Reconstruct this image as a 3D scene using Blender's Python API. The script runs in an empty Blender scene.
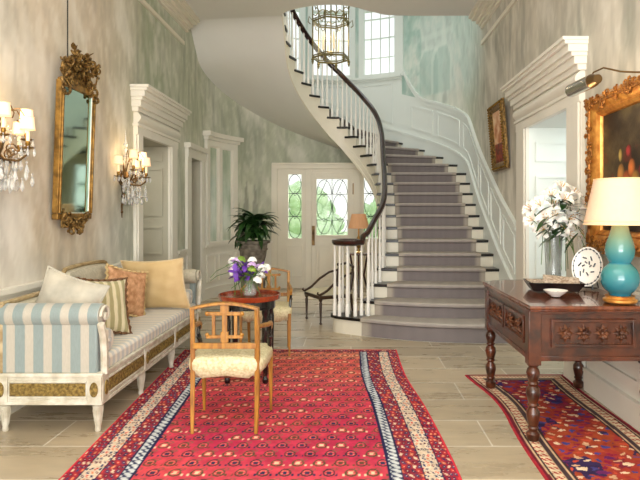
import bpy, math, random
import numpy as np
from mathutils import Vector, Matrix, Euler
random.seed(7)
PI = math.pi
COL = bpy.context.scene.collection

# ------------------------------------------------------------ materials
def lin(c):
    return tuple((x/12.92 if x <= .04045 else ((x+.055)/1.055)**2.4) for x in c)
def hexc(h):
    return tuple(int(h[i:i+2], 16)/255 for i in (0, 2, 4))
def rgba(h):
    return (*lin(hexc(h)), 1)
MATS = {}
def mat(name, h='ffffff', rough=.5, metal=0, noise=0, nscale=8, bump=0, bscale=60, h2=None, stretch=(1,1,1),
        emit=0, eh=None, trans=0, coat=0, sub=0, spec=.5, alpha=1):
    if name in MATS: return MATS[name]
    m = bpy.data.materials.new(name); m.use_nodes = True
    nt = m.node_tree; b = nt.nodes['Principled BSDF']
    b.inputs['Base Color'].default_value = rgba(h)
    b.inputs['Roughness'].default_value = rough
    b.inputs['Metallic'].default_value = metal
    b.inputs['Specular IOR Level'].default_value = spec
    b.inputs['Coat Weight'].default_value = coat
    b.inputs['Transmission Weight'].default_value = trans
    b.inputs['Alpha'].default_value = alpha
    if sub: b.inputs['Subsurface Weight'].default_value = sub
    if emit:
        b.inputs['Emission Color'].default_value = rgba(eh or h); b.inputs['Emission Strength'].default_value = emit
    tc = nt.nodes.new('ShaderNodeTexCoord'); mp = nt.nodes.new('ShaderNodeMapping')
    mp.inputs['Scale'].default_value = stretch
    nt.links.new(tc.outputs['Object'], mp.inputs['Vector'])
    if noise or h2:
        n = nt.nodes.new('ShaderNodeTexNoise'); n.inputs['Scale'].default_value = nscale
        n.inputs['Detail'].default_value = 5
        nt.links.new(mp.outputs[0], n.inputs['Vector'])
        r = nt.nodes.new('ShaderNodeValToRGB')
        c2 = rgba(h2) if h2 else (*[x*(1-noise) for x in lin(hexc(h))], 1)
        r.color_ramp.elements[0].color = c2; r.color_ramp.elements[1].color = rgba(h)
        r.color_ramp.elements[0].position = .35; r.color_ramp.elements[1].position = .65
        nt.links.new(n.outputs['Fac'], r.inputs['Fac']); nt.links.new(r.outputs[0], b.inputs['Base Color'])
    if bump:
        n = nt.nodes.new('ShaderNodeTexNoise'); n.inputs['Scale'].default_value = bscale; n.inputs['Detail'].default_value = 3
        nt.links.new(mp.outputs[0], n.inputs['Vector'])
        bp = nt.nodes.new('ShaderNodeBump'); bp.inputs['Strength'].default_value = bump; bp.inputs['Distance'].default_value = .01
        nt.links.new(n.outputs['Fac'], bp.inputs['Height']); nt.links.new(bp.outputs[0], b.inputs['Normal'])
    MATS[name] = m
    return m
def vcmat(name, rough=.85, bump=.3, bscale=150, spec=.3, grain=.12, gscale=90):
    m = bpy.data.materials.new(name); m.use_nodes = True
    nt = m.node_tree; b = nt.nodes['Principled BSDF']
    b.inputs['Roughness'].default_value = rough; b.inputs['Specular IOR Level'].default_value = spec
    a = nt.nodes.new('ShaderNodeVertexColor'); a.layer_name = 'paint'
    tc = nt.nodes.new('ShaderNodeTexCoord')
    n = nt.nodes.new('ShaderNodeTexNoise'); n.inputs['Scale'].default_value = gscale; n.inputs['Detail'].default_value = 4
    nt.links.new(tc.outputs['Object'], n.inputs['Vector'])
    mr = nt.nodes.new('ShaderNodeMapRange'); mr.inputs['To Min'].default_value = 1-grain; mr.inputs['To Max'].default_value = 1+grain
    nt.links.new(n.outputs['Fac'], mr.inputs['Value'])
    mx = nt.nodes.new('ShaderNodeVectorMath'); mx.operation = 'SCALE'
    nt.links.new(a.outputs['Color'], mx.inputs[0]); nt.links.new(mr.outputs[0], mx.inputs['Scale'])
    nt.links.new(mx.outputs[0], b.inputs['Base Color'])
    bp = nt.nodes.new('ShaderNodeBump'); bp.inputs['Strength'].default_value = bump; bp.inputs['Distance'].default_value = .004
    n2 = nt.nodes.new('ShaderNodeTexNoise'); n2.inputs['Scale'].default_value = bscale
    nt.links.new(tc.outputs['Object'], n2.inputs['Vector'])
    nt.links.new(n2.outputs['Fac'], bp.inputs['Height']); nt.links.new(bp.outputs[0], b.inputs['Normal'])
    MATS[name] = m
    return m
def stripemat(name, h1, h2, axis, period, duty, rough=.45, soft=.04, shift=0):
    m = bpy.data.materials.new(name); m.use_nodes = True
    nt = m.node_tree; b = nt.nodes['Principled BSDF']; b.inputs['Roughness'].default_value = rough
    b.inputs['Sheen Weight'].default_value = .25
    tc = nt.nodes.new('ShaderNodeTexCoord'); sp = nt.nodes.new('ShaderNodeSeparateXYZ')
    nt.links.new(tc.outputs['Object'], sp.inputs[0])
    def M(op, a, v=None):
        n = nt.nodes.new('ShaderNodeMath'); n.operation = op
        if isinstance(a, (int, float)): n.inputs[0].default_value = a
        else: nt.links.new(a, n.inputs[0])
        if v is not None:
            if isinstance(v, (int, float)): n.inputs[1].default_value = v
            else: nt.links.new(v, n.inputs[1])
        return n.outputs[0]
    f = M('FRACT', M('ADD', M('MULTIPLY', sp.outputs[axis], 1/period), 50-shift))
    r = nt.nodes.new('ShaderNodeValToRGB'); e = r.color_ramp.elements
    e[0].position = 0; e[0].color = rgba(h1); e[1].position = 1; e[1].color = rgba(h1)
    for p, h in ((soft/2, h1), (soft, h2), (1-duty, h2), (1-duty+soft, h1)):
        x = e.new(p); x.color = rgba(h)
    nt.links.new(f, r.inputs['Fac'])
    n = nt.nodes.new('ShaderNodeTexNoise'); n.inputs['Scale'].default_value = 30
    mp = nt.nodes.new('ShaderNodeMapping'); mp.inputs['Scale'].default_value = (6,6,1)
    nt.links.new(tc.outputs['Object'], mp.inputs[0]); nt.links.new(mp.outputs[0], n.inputs['Vector'])
    mr = nt.nodes.new('ShaderNodeMapRange'); mr.inputs['To Min'].default_value = .85; mr.inputs['To Max'].default_value = 1.12
    nt.links.new(n.outputs['Fac'], mr.inputs['Value'])
    mx = nt.nodes.new('ShaderNodeVectorMath'); mx.operation = 'SCALE'
    nt.links.new(r.outputs[0], mx.inputs[0]); nt.links.new(mr.outputs[0], mx.inputs['Scale'])
    nt.links.new(mx.outputs[0], b.inputs['Base Color'])
    MATS[name] = m
    return m

# ------------------------------------------------------------ mesh builder
_ec = [0]
def eps():                    # a hair of difference in size, so that crossing mouldings never share a plane
    _ec[0] += 1; return (_ec[0] % 11)*.00022
class MB:
    def __init__(s): s.v = []; s.f = []; s.c = None
    def add(s, vs, fs):
        o = len(s.v); s.v += [tuple(p) for p in vs]; s.f += [tuple(i+o for i in f) for f in fs]; return s
    def box(s, x0, x1, y0, y1, z0, z1, M=None):
        e = eps(); x0 -= e; x1 += e; y0 -= e; y1 += e; z0 -= e; z1 += e
        vs = [Vector(p) for p in ((x0,y0,z0),(x1,y0,z0),(x1,y1,z0),(x0,y1,z0),(x0,y0,z1),(x1,y0,z1),(x1,y1,z1),(x0,y1,z1))]
        if M: vs = [M @ p for p in vs]
        return s.add(vs, [(0,3,2,1),(4,5,6,7),(0,1,5,4),(1,2,6,5),(2,3,7,6),(3,0,4,7)])
    def lathe(s, prof, x=0, y=0, z=0, seg=16, M=None, sx=1, sy=1, caps=True):
        vs = []; fs = []; n = len(prof)
        for r, h in prof:
            for k in range(seg):
                a = 2*PI*k/seg; p = Vector((r*math.cos(a)*sx, r*math.sin(a)*sy, h))
                if M: p = M @ p
                vs.append((p.x+x, p.y+y, p.z+z))
        for i in range(n-1):
            for k in range(seg):
                k2 = (k+1) % seg
                fs.append((i*seg+k, i*seg+k2, (i+1)*seg+k2, (i+1)*seg+k))
        if caps:
            if prof[0][0] > 1e-5: fs.append(tuple(reversed(range(seg))))
            if prof[-1][0] > 1e-5: fs.append(tuple((n-1)*seg+k for k in range(seg)))
        return s.add(vs, fs)
    def tube(s, pts, r, seg=8, closed=False, flat=1.0):
        pts = [Vector(p) for p in pts]; n = len(pts)
        R = r if isinstance(r, (list, tuple)) else [r]*n
        vs = []; fs = []; prev = None
        for i, p in enumerate(pts):
            a = pts[(i-1) % n] if (closed or i > 0) else p
            b = pts[(i+1) % n] if (closed or i < n-1) else p
            t = (b-a)
            if t.length < 1e-9: t = Vector((0,0,1))
            t.normalize()
            if prev is None:
                u = t.cross(Vector((0,0,1)))
                if u.length < .05: u = t.cross(Vector((0,1,0)))
            else: u = prev - t*prev.dot(t)
            u.normalize(); prev = u; w = t.cross(u)
            for k in range(seg):
                q = 2*PI*k/seg + PI/seg
                vs.append(p + u*(R[i]*math.cos(q)) + w*(R[i]*flat*math.sin(q)))
        for i in range(n if closed else n-1):
            j = (i+1) % n
            for k in range(seg):
                k2 = (k+1) % seg
                fs.append((i*seg+k, i*seg+k2, j*seg+k2, j*seg+k))
        if not closed:
            fs.append(tuple(reversed(range(seg)))); fs.append(tuple((n-1)*seg+k for k in range(seg)))
        return s.add(vs, fs)
    def prism(s, poly, z0, z1, M=None):
        n = len(poly)
        vs = [Vector((x, y, z0)) for x, y in poly] + [Vector((x, y, z1)) for x, y in poly]
        if M: vs = [M @ p for p in vs]
        fs = [tuple(reversed(range(n))), tuple(range(n, 2*n))] + [(i, (i+1) % n, n+(i+1) % n, n+i) for i in range(n)]
        return s.add(vs, fs)
    def grid(s, P, close=False):          # P[i][j] points
        n = len(P); m = len(P[0]); vs = [p for row in P for p in row]
        fs = [(i*m+j, i*m+j+1, (i+1)*m+j+1, (i+1)*m+j) for i in range(n-1) for j in range(m-1)]
        if close: fs += [((n-1)*m+j, (n-1)*m+j+1, j+1, j) for j in range(m-1)]
        return s.add(vs, fs)
    def ball(s, c, r, seg=10, sz=1, M=None):
        k = max(4, seg//2)
        pr = [(r*math.sin(PI*i/k), -r*sz*math.cos(PI*i/k)) for i in range(k+1)]
        pr = [(max(a, 1e-6), b) for a, b in pr]
        return s.lathe(pr, *c, seg=seg, M=M, caps=False)
    def build(s, name, m, parent=None, off=(0,0,0), smooth=True, bevel=0, kind=None, label=None, sub=0, ang=40):
        me = bpy.data.meshes.new(name)
        o_ = Vector(off)
        me.from_pydata([(p[0]-o_.x, p[1]-o_.y, p[2]-o_.z) for p in s.v], [], s.f)
        me.materials.append(MATS[m] if isinstance(m, str) else m)
        import bmesh
        bm = bmesh.new(); bm.from_mesh(me)
        bmesh.ops.recalc_face_normals(bm, faces=bm.faces)
        bm.to_mesh(me); bm.free()
        if s.c is not None:
            at = me.color_attributes.new('paint', 'FLOAT_COLOR', 'POINT')
            at.data.foreach_set('color', np.asarray(s.c, dtype=np.float32).ravel())
        ob = bpy.data.objects.new(name, me); COL.objects.link(ob)
        if parent is not None: ob.parent = parent
        if bevel:
            md = ob.modifiers.new('bevel', 'BEVEL'); md.width = bevel; md.segments = 2; md.limit_method = 'ANGLE'; md.angle_limit = math.radians(40)
        if sub:
            md = ob.modifiers.new('sub', 'SUBSURF'); md.levels = sub; md.render_levels = sub
        if smooth:
            me.polygons.foreach_set('use_smooth', [True]*len(me.polygons))
            try: me.set_sharp_from_angle(angle=math.radians(ang))
            except Exception: pass
        if kind: ob['kind'] = kind
        if label: ob['label'] = label
        return ob
def thing(name, label, cat, loc=(0,0,0), rz=0, group=None):
    o = bpy.data.objects.new(name, None); COL.objects.link(o); o.empty_display_size = .1
    o.location = loc; o.rotation_euler = (0,0,rz); o['label'] = label; o['category'] = cat
    if group: o['group'] = group
    return o
def tag(o, label, cat, group=None, kind=None):
    o['label'] = label; o['category'] = cat
    if group: o['group'] = group
    if kind: o['kind'] = kind
    return o
def copy_tree(o, parent=None):
    c = o.copy(); COL.objects.link(c)
    if parent is not None: c.parent = parent
    for ch in [x for x in bpy.data.objects if x.parent == o]: copy_tree(ch, c)
    return c
def ST(o, label=None, cat='wall'):
    o['kind'] = 'structure'
    if label: o['label'] = label
    o['category'] = cat
    return o

# ------------------------------------------------------------ numpy noise
def vn(x, y, seed=0):
    x = np.asarray(x, float); y = np.asarray(y, float)
    xi = np.floor(x).astype(np.int64); yi = np.floor(y).astype(np.int64)
    fx = x-xi; fy = y-yi; fx = fx*fx*(3-2*fx); fy = fy*fy*(3-2*fy)
    def h(a, b):
        n = (a*374761393 + b*668265263 + seed*1442695041) & 0xffffffff
        n = ((n ^ (n >> 13))*1274126177) & 0xffffffff
        return ((n ^ (n >> 16)) & 0xffff)/65535.
    return (h(xi,yi)*(1-fx)+h(xi+1,yi)*fx)*(1-fy)+(h(xi,yi+1)*(1-fx)+h(xi+1,yi+1)*fx)*fy
def fbm(x, y, seed=0, o=4):
    t = 0; a = .5; s = 0
    for k in range(o):
        t = t + a*vn(x*2**k, y*2**k, seed+k*17); s += a; a *= .55
    return t/s
def H(h): return np.array(hexc(h))
def mixc(a, b, t): t = np.clip(t, 0, 1)[..., None]; return a*(1-t)+b*t
def tolin(c):
    c = np.clip(c, 0, 1)
    l = np.where(c <= .04045, c/12.92, ((c+.055)/1.055)**2.4)
    return np.concatenate([l, np.ones(l.shape[:-1]+(1,))], -1)

# ------------------------------------------------------------ room plan path
XL, XR, CX, CY, RR = -2.4, 1.88, -.26, 8.7, 2.14
ARC = PI*RR; Y0 = -2.5
S1 = CY-Y0; S2 = S1+ARC; S3 = S2+(CY-Y0)
def sL(y): return y-Y0
def sA(a): return S1+(180-a)/180*ARC
def sR(y): return S2+(CY-y)
def P(s, off=0.0):
    if s <= S1: return (XL+off, Y0+s)
    if s <= S2:
        a = PI-(s-S1)/RR; r = RR-off
        return (CX+r*math.cos(a), CY+r*math.sin(a))
    return (XR-off, CY-(s-S2))
def srange(s0, s1, step=.12):
    n = 1
    a = [s0, s1]
    for q in (S1, S2):
        if s0 < q < s1: a.append(q)
    a.sort(); out = [a[0]]
    for p, q in zip(a[:-1], a[1:]):
        curved = p >= S1-1e-6 and q <= S2+1e-6
        k = max(1, int(math.ceil((q-p)/(step if curved else 1.0))))
        out += [p+(q-p)*i/k for i in range(1, k+1)]
    return out
def zf(z): return z if callable(z) else (lambda s, z=z: z)
def band(mb, s0, s1, o0, o1, z0, z1, step=.12):
    """solid ribbon following the wall, between offsets o0 and o1 and heights z0 and z1 (numbers or functions of s)"""
    e = eps(); s0 -= e; s1 += e; o1 += e; z0 = zf(z0); z1 = zf(z1)
    ss = srange(s0, s1, step)
    if callable(z0) and (abs(z0(s0)-z0(s1)) > 1e-4 or abs(z1(s0)-z1(s1)) > 1e-4):
        k = max(2, int((s1-s0)/.08)); ss = sorted(set([s0+(s1-s0)*i/k for i in range(k+1)]+ss))
    vs = []; fs = []
    for s in ss:
        a = P(s, o0); b = P(s, o1)
        vs += [(*a, z0(s)-e), (*b, z0(s)-e), (*b, z1(s)+e), (*a, z1(s)+e)]
    for i in range(len(ss)-1):
        for k in range(4):
            fs.append((i*4+k, i*4+(k+1) % 4, (i+1)*4+(k+1) % 4, (i+1)*4+k))
    n = len(ss)-1
    fs += [(3,2,1,0), (n*4, n*4+1, n*4+2, n*4+3)]
    mb.add(vs, fs)
def pframe(mb, s0, s1, z0, z1, o=.0, w=.03, t=.014):
    """rectangular moulding frame on the wall"""
    z0 = zf(z0); z1 = zf(z1)
    band(mb, s0, s1, o, o+t, z0, lambda s: z0(s)+w); band(mb, s0, s1, o, o+t, lambda s: z1(s)-w, z1)
    band(mb, s0, s0+w, o, o+t, z0, z1); band(mb, s1-w, s1, o, o+t, z0, z1)
# ------------------------------------------------------------ material list
mat('white_paint', 'E9E5D8', .42, noise=.05, nscale=3)
mat('cream_paint', 'E6DFCC', .42, noise=.05, nscale=3)
mat('cool_white', 'E4EAE4', .45)
mat('door_grey', 'BDB9A6', .5, noise=.06, nscale=4)  # left-hand white reveals, with their shadow mixed into the colour
mat('ceiling_plaster', 'E2E0D8', .9, noise=.03, nscale=2)
mat('dark_void', '5C5744', .9)
mat('tread_wood', '15120F', .3, noise=.3, nscale=12)
mat('rail_wood', '3A180E', .22, h2='1A0A06', nscale=6, stretch=(1,1,6), coat=.35)
mat('baluster_white', 'F1EEE6', .4)
mat('gilt', 'A07C38', .38, .85, h2='6E4F1C', nscale=25, bump=.6, bscale=80)
mat('gilt_dark', 'A5834A', .42, .6, h2='4C3616', nscale=40, bump=.9, bscale=70)
mat('gilt_orange', 'BC8240', .42, .6, h2='7A4716', nscale=45, bump=1, bscale=60)
mat('gilt_bright', 'E0A552', .35, .6, h2='B87430', nscale=20)
mat('brass', 'A98A4E', .3, .9)
mat('bronze', '6E5636', .4, .8)
mat('wire', '55504A', .5, .5)
mat('mirror_glass', 'B4CFC0', .06, 1.0)
mat('crystal', 'F4F4F0', .05, 0, trans=.6, spec=1)
mat('glass', 'F4FAF6', .03, alpha=.10, spec=.6)
mat('honey_wood', 'B4802F', .35, h2='8A5A20', nscale=9, stretch=(4,4,.7), coat=.2)
mat('seat_damask', 'E2D9B4', .8, h2='C2B689', nscale=60, bump=.5, bscale=120)
mat('black_lacquer', '0D0A0A', .15, coat=.6)
mat('red_wood', 'A4441C', .22, h2='6E240E', nscale=7, stretch=(1,5,1), coat=.5)
mat('dark_oak', '5A2C16', .28, h2='2C140A', nscale=9, stretch=(1.5,1.5,1.5), coat=.35)
mat('oak_top', '7A3E1E', .2, h2='48200E', nscale=7, stretch=(4,1,1), coat=.5)
mat('oak_carving', '74462A', .42, h2='2E160C', nscale=30, bump=.8, bscale=60)
mat('sofa_white', 'DAD5C6', .5, h2='B9B09A', nscale=14, bump=.2, bscale=40)
mat('sofa_gilt', 'A78D4C', .5, .4, h2='6A5428', nscale=50, bump=1, bscale=120)
stripemat('sofa_stripe', 'B3AC9E', '84918F', 'X', .118, .44, .4, .05, .12)
stripemat('cushion_stripe', 'DED6C4', 'BFC0BC', 'Y', .075, .45, .55, .15)
mat('sofa_plain', 'C6C0AC', .7, h2='B5AF9A', nscale=40)
mat('grey_pillow', 'C4BCAA', .75, h2='ABA596', nscale=7)
mat('tan_pillow', 'D8C39C', .7, h2='C6AE84', nscale=5)
mat('gold_pillow', 'D9BE8C', .6, h2='C9AA76', nscale=4)
mat('peach_pillow', 'D2A27A', .75, h2='A87850', nscale=22)
mat('trim_brown', '6B4A2C', .7)
mat('fringe', 'C9AE7C', .8)
stripemat('olive_stripe', 'A39A6E', 'D6CBA8', 'X', .06, .5, .7, .15)
mat('shade_lit', 'FFE9CC', .8, emit=.32, eh='FFCB90')
mat('shade_trim', 'D8BE96', .8, emit=.6, eh='E8B878')
mat('candle_wax', 'F4E2C0', .5, emit=.35, eh='FFD090')
mat('shade_big', 'E2C8AA', .85, emit=.14, eh='FFB890', noise=.05, nscale=40)
mat('shade_orange', 'C09A78', .8, emit=.2, eh='E89858')
mat('turquoise', '3FA3AC', .1, h2='58B4B4', nscale=3, coat=.8)
mat('petal_white', 'F6F3EA', .5, sub=.1)
mat('petal_purple', '6A3AA0', .5)
mat('petal_lilac', 'C8A8D8', .5)
mat('petal_cream', 'EFE8C0', .5)
mat('pistil', 'C8922E', .6)
mat('leaf_dark', '2C4E20', .35, h2='16300F', nscale=8)
mat('leaf_lime', '8CA63A', .45, h2='5E7E28', nscale=8)
mat('stem_green', '4C6A2C', .5)
mat('urn_stone', '7C7466', .75, h2='544C40', nscale=16, bump=.6, bscale=40)
mat('soil', '2A2018', .95)
mat('porcelain', 'F2EEE6', .15, coat=.5)
mat('motif_dark', '3C4650', .4)
mat('motif_brown', '8C6A4C', .6, h2='E4D8C4', nscale=70)
mat('black_box', '120E10', .25, coat=.4)
mat('paper', 'ECE6DA', .7)
mat('chrome', 'C9C4BA', .18, 1)
mat('iron', '8C8258', .4, .8)
mat('lead', '2E3230', .5, .6)
mat('fauteuil_wood', '3E2A1A', .35)
mat('fauteuil_fabric', 'D2C8A8', .75)
mat('lawn', '9CC07C', .95, h2='B8D49A', nscale=2)
mat('shrub_leaf', '9CC480', .9, h2='D8EAC4', nscale=4)
mat('trunk_bark', '5A4A3A', .9, noise=.3)
mat('mirror_edge', 'C7CFC8', .3, .4)
mat('picture_dark', '6A4A2E', .5, h2='2A1C12', nscale=6)
mat('stair_void', 'CFC8B6', .8)
vcmat('mural', .75, .25, 40, .25, .05, 6)
vcmat('rug_pile', .95, .5, 300, .1, .18, 260)
vcmat('canvas', .5, .3, 120, .4, .1, 60)
vcmat('lamp_glaze', .08, 0, 10, .7, .02, 10)
vcmat('runner_pile', .95, .3, 300, .1, .12, 160)

def floor_mat():
    m = bpy.data.materials.new('floor_stone'); m.use_nodes = True; nt = m.node_tree; b = nt.nodes['Principled BSDF']
    tc = nt.nodes.new('ShaderNodeTexCoord'); br = nt.nodes.new('ShaderNodeTexBrick')
    br.inputs['Scale'].default_value = 1; br.inputs['Brick Width'].default_value = 1.35; br.inputs['Row Height'].default_value = .42
    br.inputs['Mortar Size'].default_value = .006; br.inputs['Mortar Smooth'].default_value = .3; br.offset = .37
    br.inputs['Color1'].default_value = rgba('BDAD93'); br.inputs['Color2'].default_value = rgba('A69983'); br.inputs['Mortar'].default_value = rgba('DAD4C8')
    nt.links.new(tc.outputs['Object'], br.inputs['Vector'])
    n = nt.nodes.new('ShaderNodeTexNoise'); n.inputs['Scale'].default_value = 2.2; n.inputs['Detail'].default_value = 8; n.inputs['Roughness'].default_value = .65
    mp = nt.nodes.new('ShaderNodeMapping'); mp.inputs['Scale'].default_value = (.6, 2.6, 1)
    nt.links.new(tc.outputs['Object'], mp.inputs[0]); nt.links.new(mp.outputs[0], n.inputs['Vector'])
    r = nt.nodes.new('ShaderNodeValToRGB'); r.color_ramp.elements[0].position = .3; r.color_ramp.elements[1].position = .7
    r.color_ramp.elements[0].color = (.76,.74,.70,1); r.color_ramp.elements[1].color = (1.12,1.1,1.06,1)
    nt.links.new(n.outputs['Fac'], r.inputs['Fac'])
    mx = nt.nodes.new('ShaderNodeVectorMath'); mx.operation = 'MULTIPLY'
    nt.links.new(br.outputs['Color'], mx.inputs[0]); nt.links.new(r.outputs[0], mx.inputs[1])
    nt.links.new(mx.outputs[0], b.inputs['Base Color'])
    rr = nt.nodes.new('ShaderNodeMapRange'); rr.inputs['To Min'].default_value = .16; rr.inputs['To Max'].default_value = .42
    nt.links.new(n.outputs['Fac'], rr.inputs['Value']); nt.links.new(rr.outputs[0], b.inputs['Roughness'])
    MATS['floor_stone'] = m
floor_mat()

# ------------------------------------------------------------ stair geometry
RISE = .1687
INN = {1:(.06,6.52),2:(.16,6.58),3:(.245,6.82),4:(.35,7.06),5:(.40,7.31),6:(.42,7.58),7:(.43,7.84),8:(.433,8.08),9:(.437,8.3),10:(.443,8.51),
  11:(.443,8.72),12:(.425,8.92),13:(.385,9.09),14:(.315,9.25),15:(.21,9.38),16:(.09,9.47),17:(-.055,9.53),18:(-.20,9.55),19:(-.37,9.52),
  20:(-.52,9.45),21:(-.665,9.34),22:(-.79,9.19),23:(-.895,9.03),24:(-.965,8.85),25:(-1.0,8.65),26:(-1.0,8.42),27:(-1.0,8.2),28:(-1.0,8.0)}
OUS = {1:sR(5.98),2:sR(6.33),3:sR(6.66),4:sR(6.98),5:sR(7.26),6:sR(7.53),7:sR(7.8),8:sR(8.05),9:sR(8.28),10:sR(8.49),11:sR(8.69),12:sA(6),13:sA(16),14:sA(28),
  15:sA(41),16:sA(54.5),17:sA(67.5),18:sA(81),19:sA(94),20:sA(107.5),21:sA(121),22:sA(134),23:sA(147.5),24:sA(161),25:sA(174),26:sL(8.64),27:sL(8.42),28:sL(8.2)}
def inner(u):
    u = min(max(u, 1), 28); i = min(int(u), 27); t = u-i
    p0 = Vector(INN[max(1, i-1)]); p1 = Vector(INN[i]); p2 = Vector(INN[i+1]); p3 = Vector(INN[min(28, i+2)])
    return .5*((2*p1)+(p2-p0)*t+(2*p0-5*p1+4*p2-p3)*t*t+(3*p1-p0-3*p2+p3)*t**3)
def outs(u):
    u = min(max(u, 1), 28); i = min(int(u), 27); t = u-i
    p0 = OUS[max(1, i-1)]; p1 = OUS[i]; p2 = OUS[i+1]; p3 = OUS[min(28, i+2)]
    return .5*((2*p1)+(p2-p0)*t+(2*p0-5*p1+4*p2-p3)*t*t+(3*p1-p0-3*p2+p3)*t**3)
def outer(u, off=.0): return Vector(P(outs(u), off))
_us = np.linspace(1, 28, 541); _ss = np.array([outs(u) for u in _us])
def u_of_s(s): return float(np.interp(-s, -_ss, _us))
def zstair(s):                       # nosing height above the floor along the wall
    return ZN(u_of_s(s))
def ZN(u): return RISE*u+.032*max(0, min(1, 1.15-u/16))*(1 if u > 0 else 0)
def soff(u):
    if u <= 25: return RISE*u-.5
    t = (u-25)/3; a = RISE*25-.5
    return (2*t**3-3*t*t+1)*a+(t**3-2*t*t+t)*3*RISE+(-2*t**3+3*t*t)*4.22

# ------------------------------------------------------------ floor and ceiling
mb = MB()
arc = [(CX+(RR+.3)*math.cos(a*PI/180), CY+(RR+.3)*math.sin(a*PI/180)) for a in range(180, -1, -6)]
poly = [(XL-2.2, Y0), (XL-2.2, 8.7)] + arc + [(XR+2.2, 8.7), (XR+2.2, Y0)]
mb.prism(list(reversed(poly)), -.2, 0)
ST(mb.build('floor', 'floor_stone', smooth=False), 'pale stone floor laid in long slabs', 'floor')

well = [(XR,8.0),(.66,8.0),(.34,7.88),(.08,7.69),(-.06,7.62),(-.19,7.59),(-.36,7.59),(-.53,7.63),(-.68,7.69),(-.82,7.78),(-.93,7.88),(-1.0,8.0)]
sm = []
for i in range(len(well)-1):
    a, b = Vector(well[i]), Vector(well[i+1]); pa = Vector(well[max(0,i-1)]); pb = Vector(well[min(len(well)-1, i+2)])
    for k in range(4):
        t = k/4; sm.append(tuple(.5*((2*a)+(b-pa)*t+(2*pa-5*a+4*b-pb)*t*t+(3*a-pa-3*b+pb)*t**3)))
sm[0] = well[0]; sm.append(well[-1])
mb = MB(); mb.prism([(XL,Y0),(XR,Y0)] + sm + [(XL,8.2)], 4.22, 4.39)
ST(mb.build('ceiling', 'ceiling_plaster', smooth=False), 'plain plaster ceiling ending at the curved stair well', 'ceiling')
mb = MB(); mb.prism([(XL,Y0),(XR,Y0),(XR,8.7)] + [(CX+RR*math.cos(a*PI/180), CY+RR*math.sin(a*PI/180)) for a in range(0, 181, 6)] , 7.2, 7.3)
ST(mb.build('ceiling', 'ceiling_plaster', smooth=False), 'upper ceiling above the stair well', 'ceiling')

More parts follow.
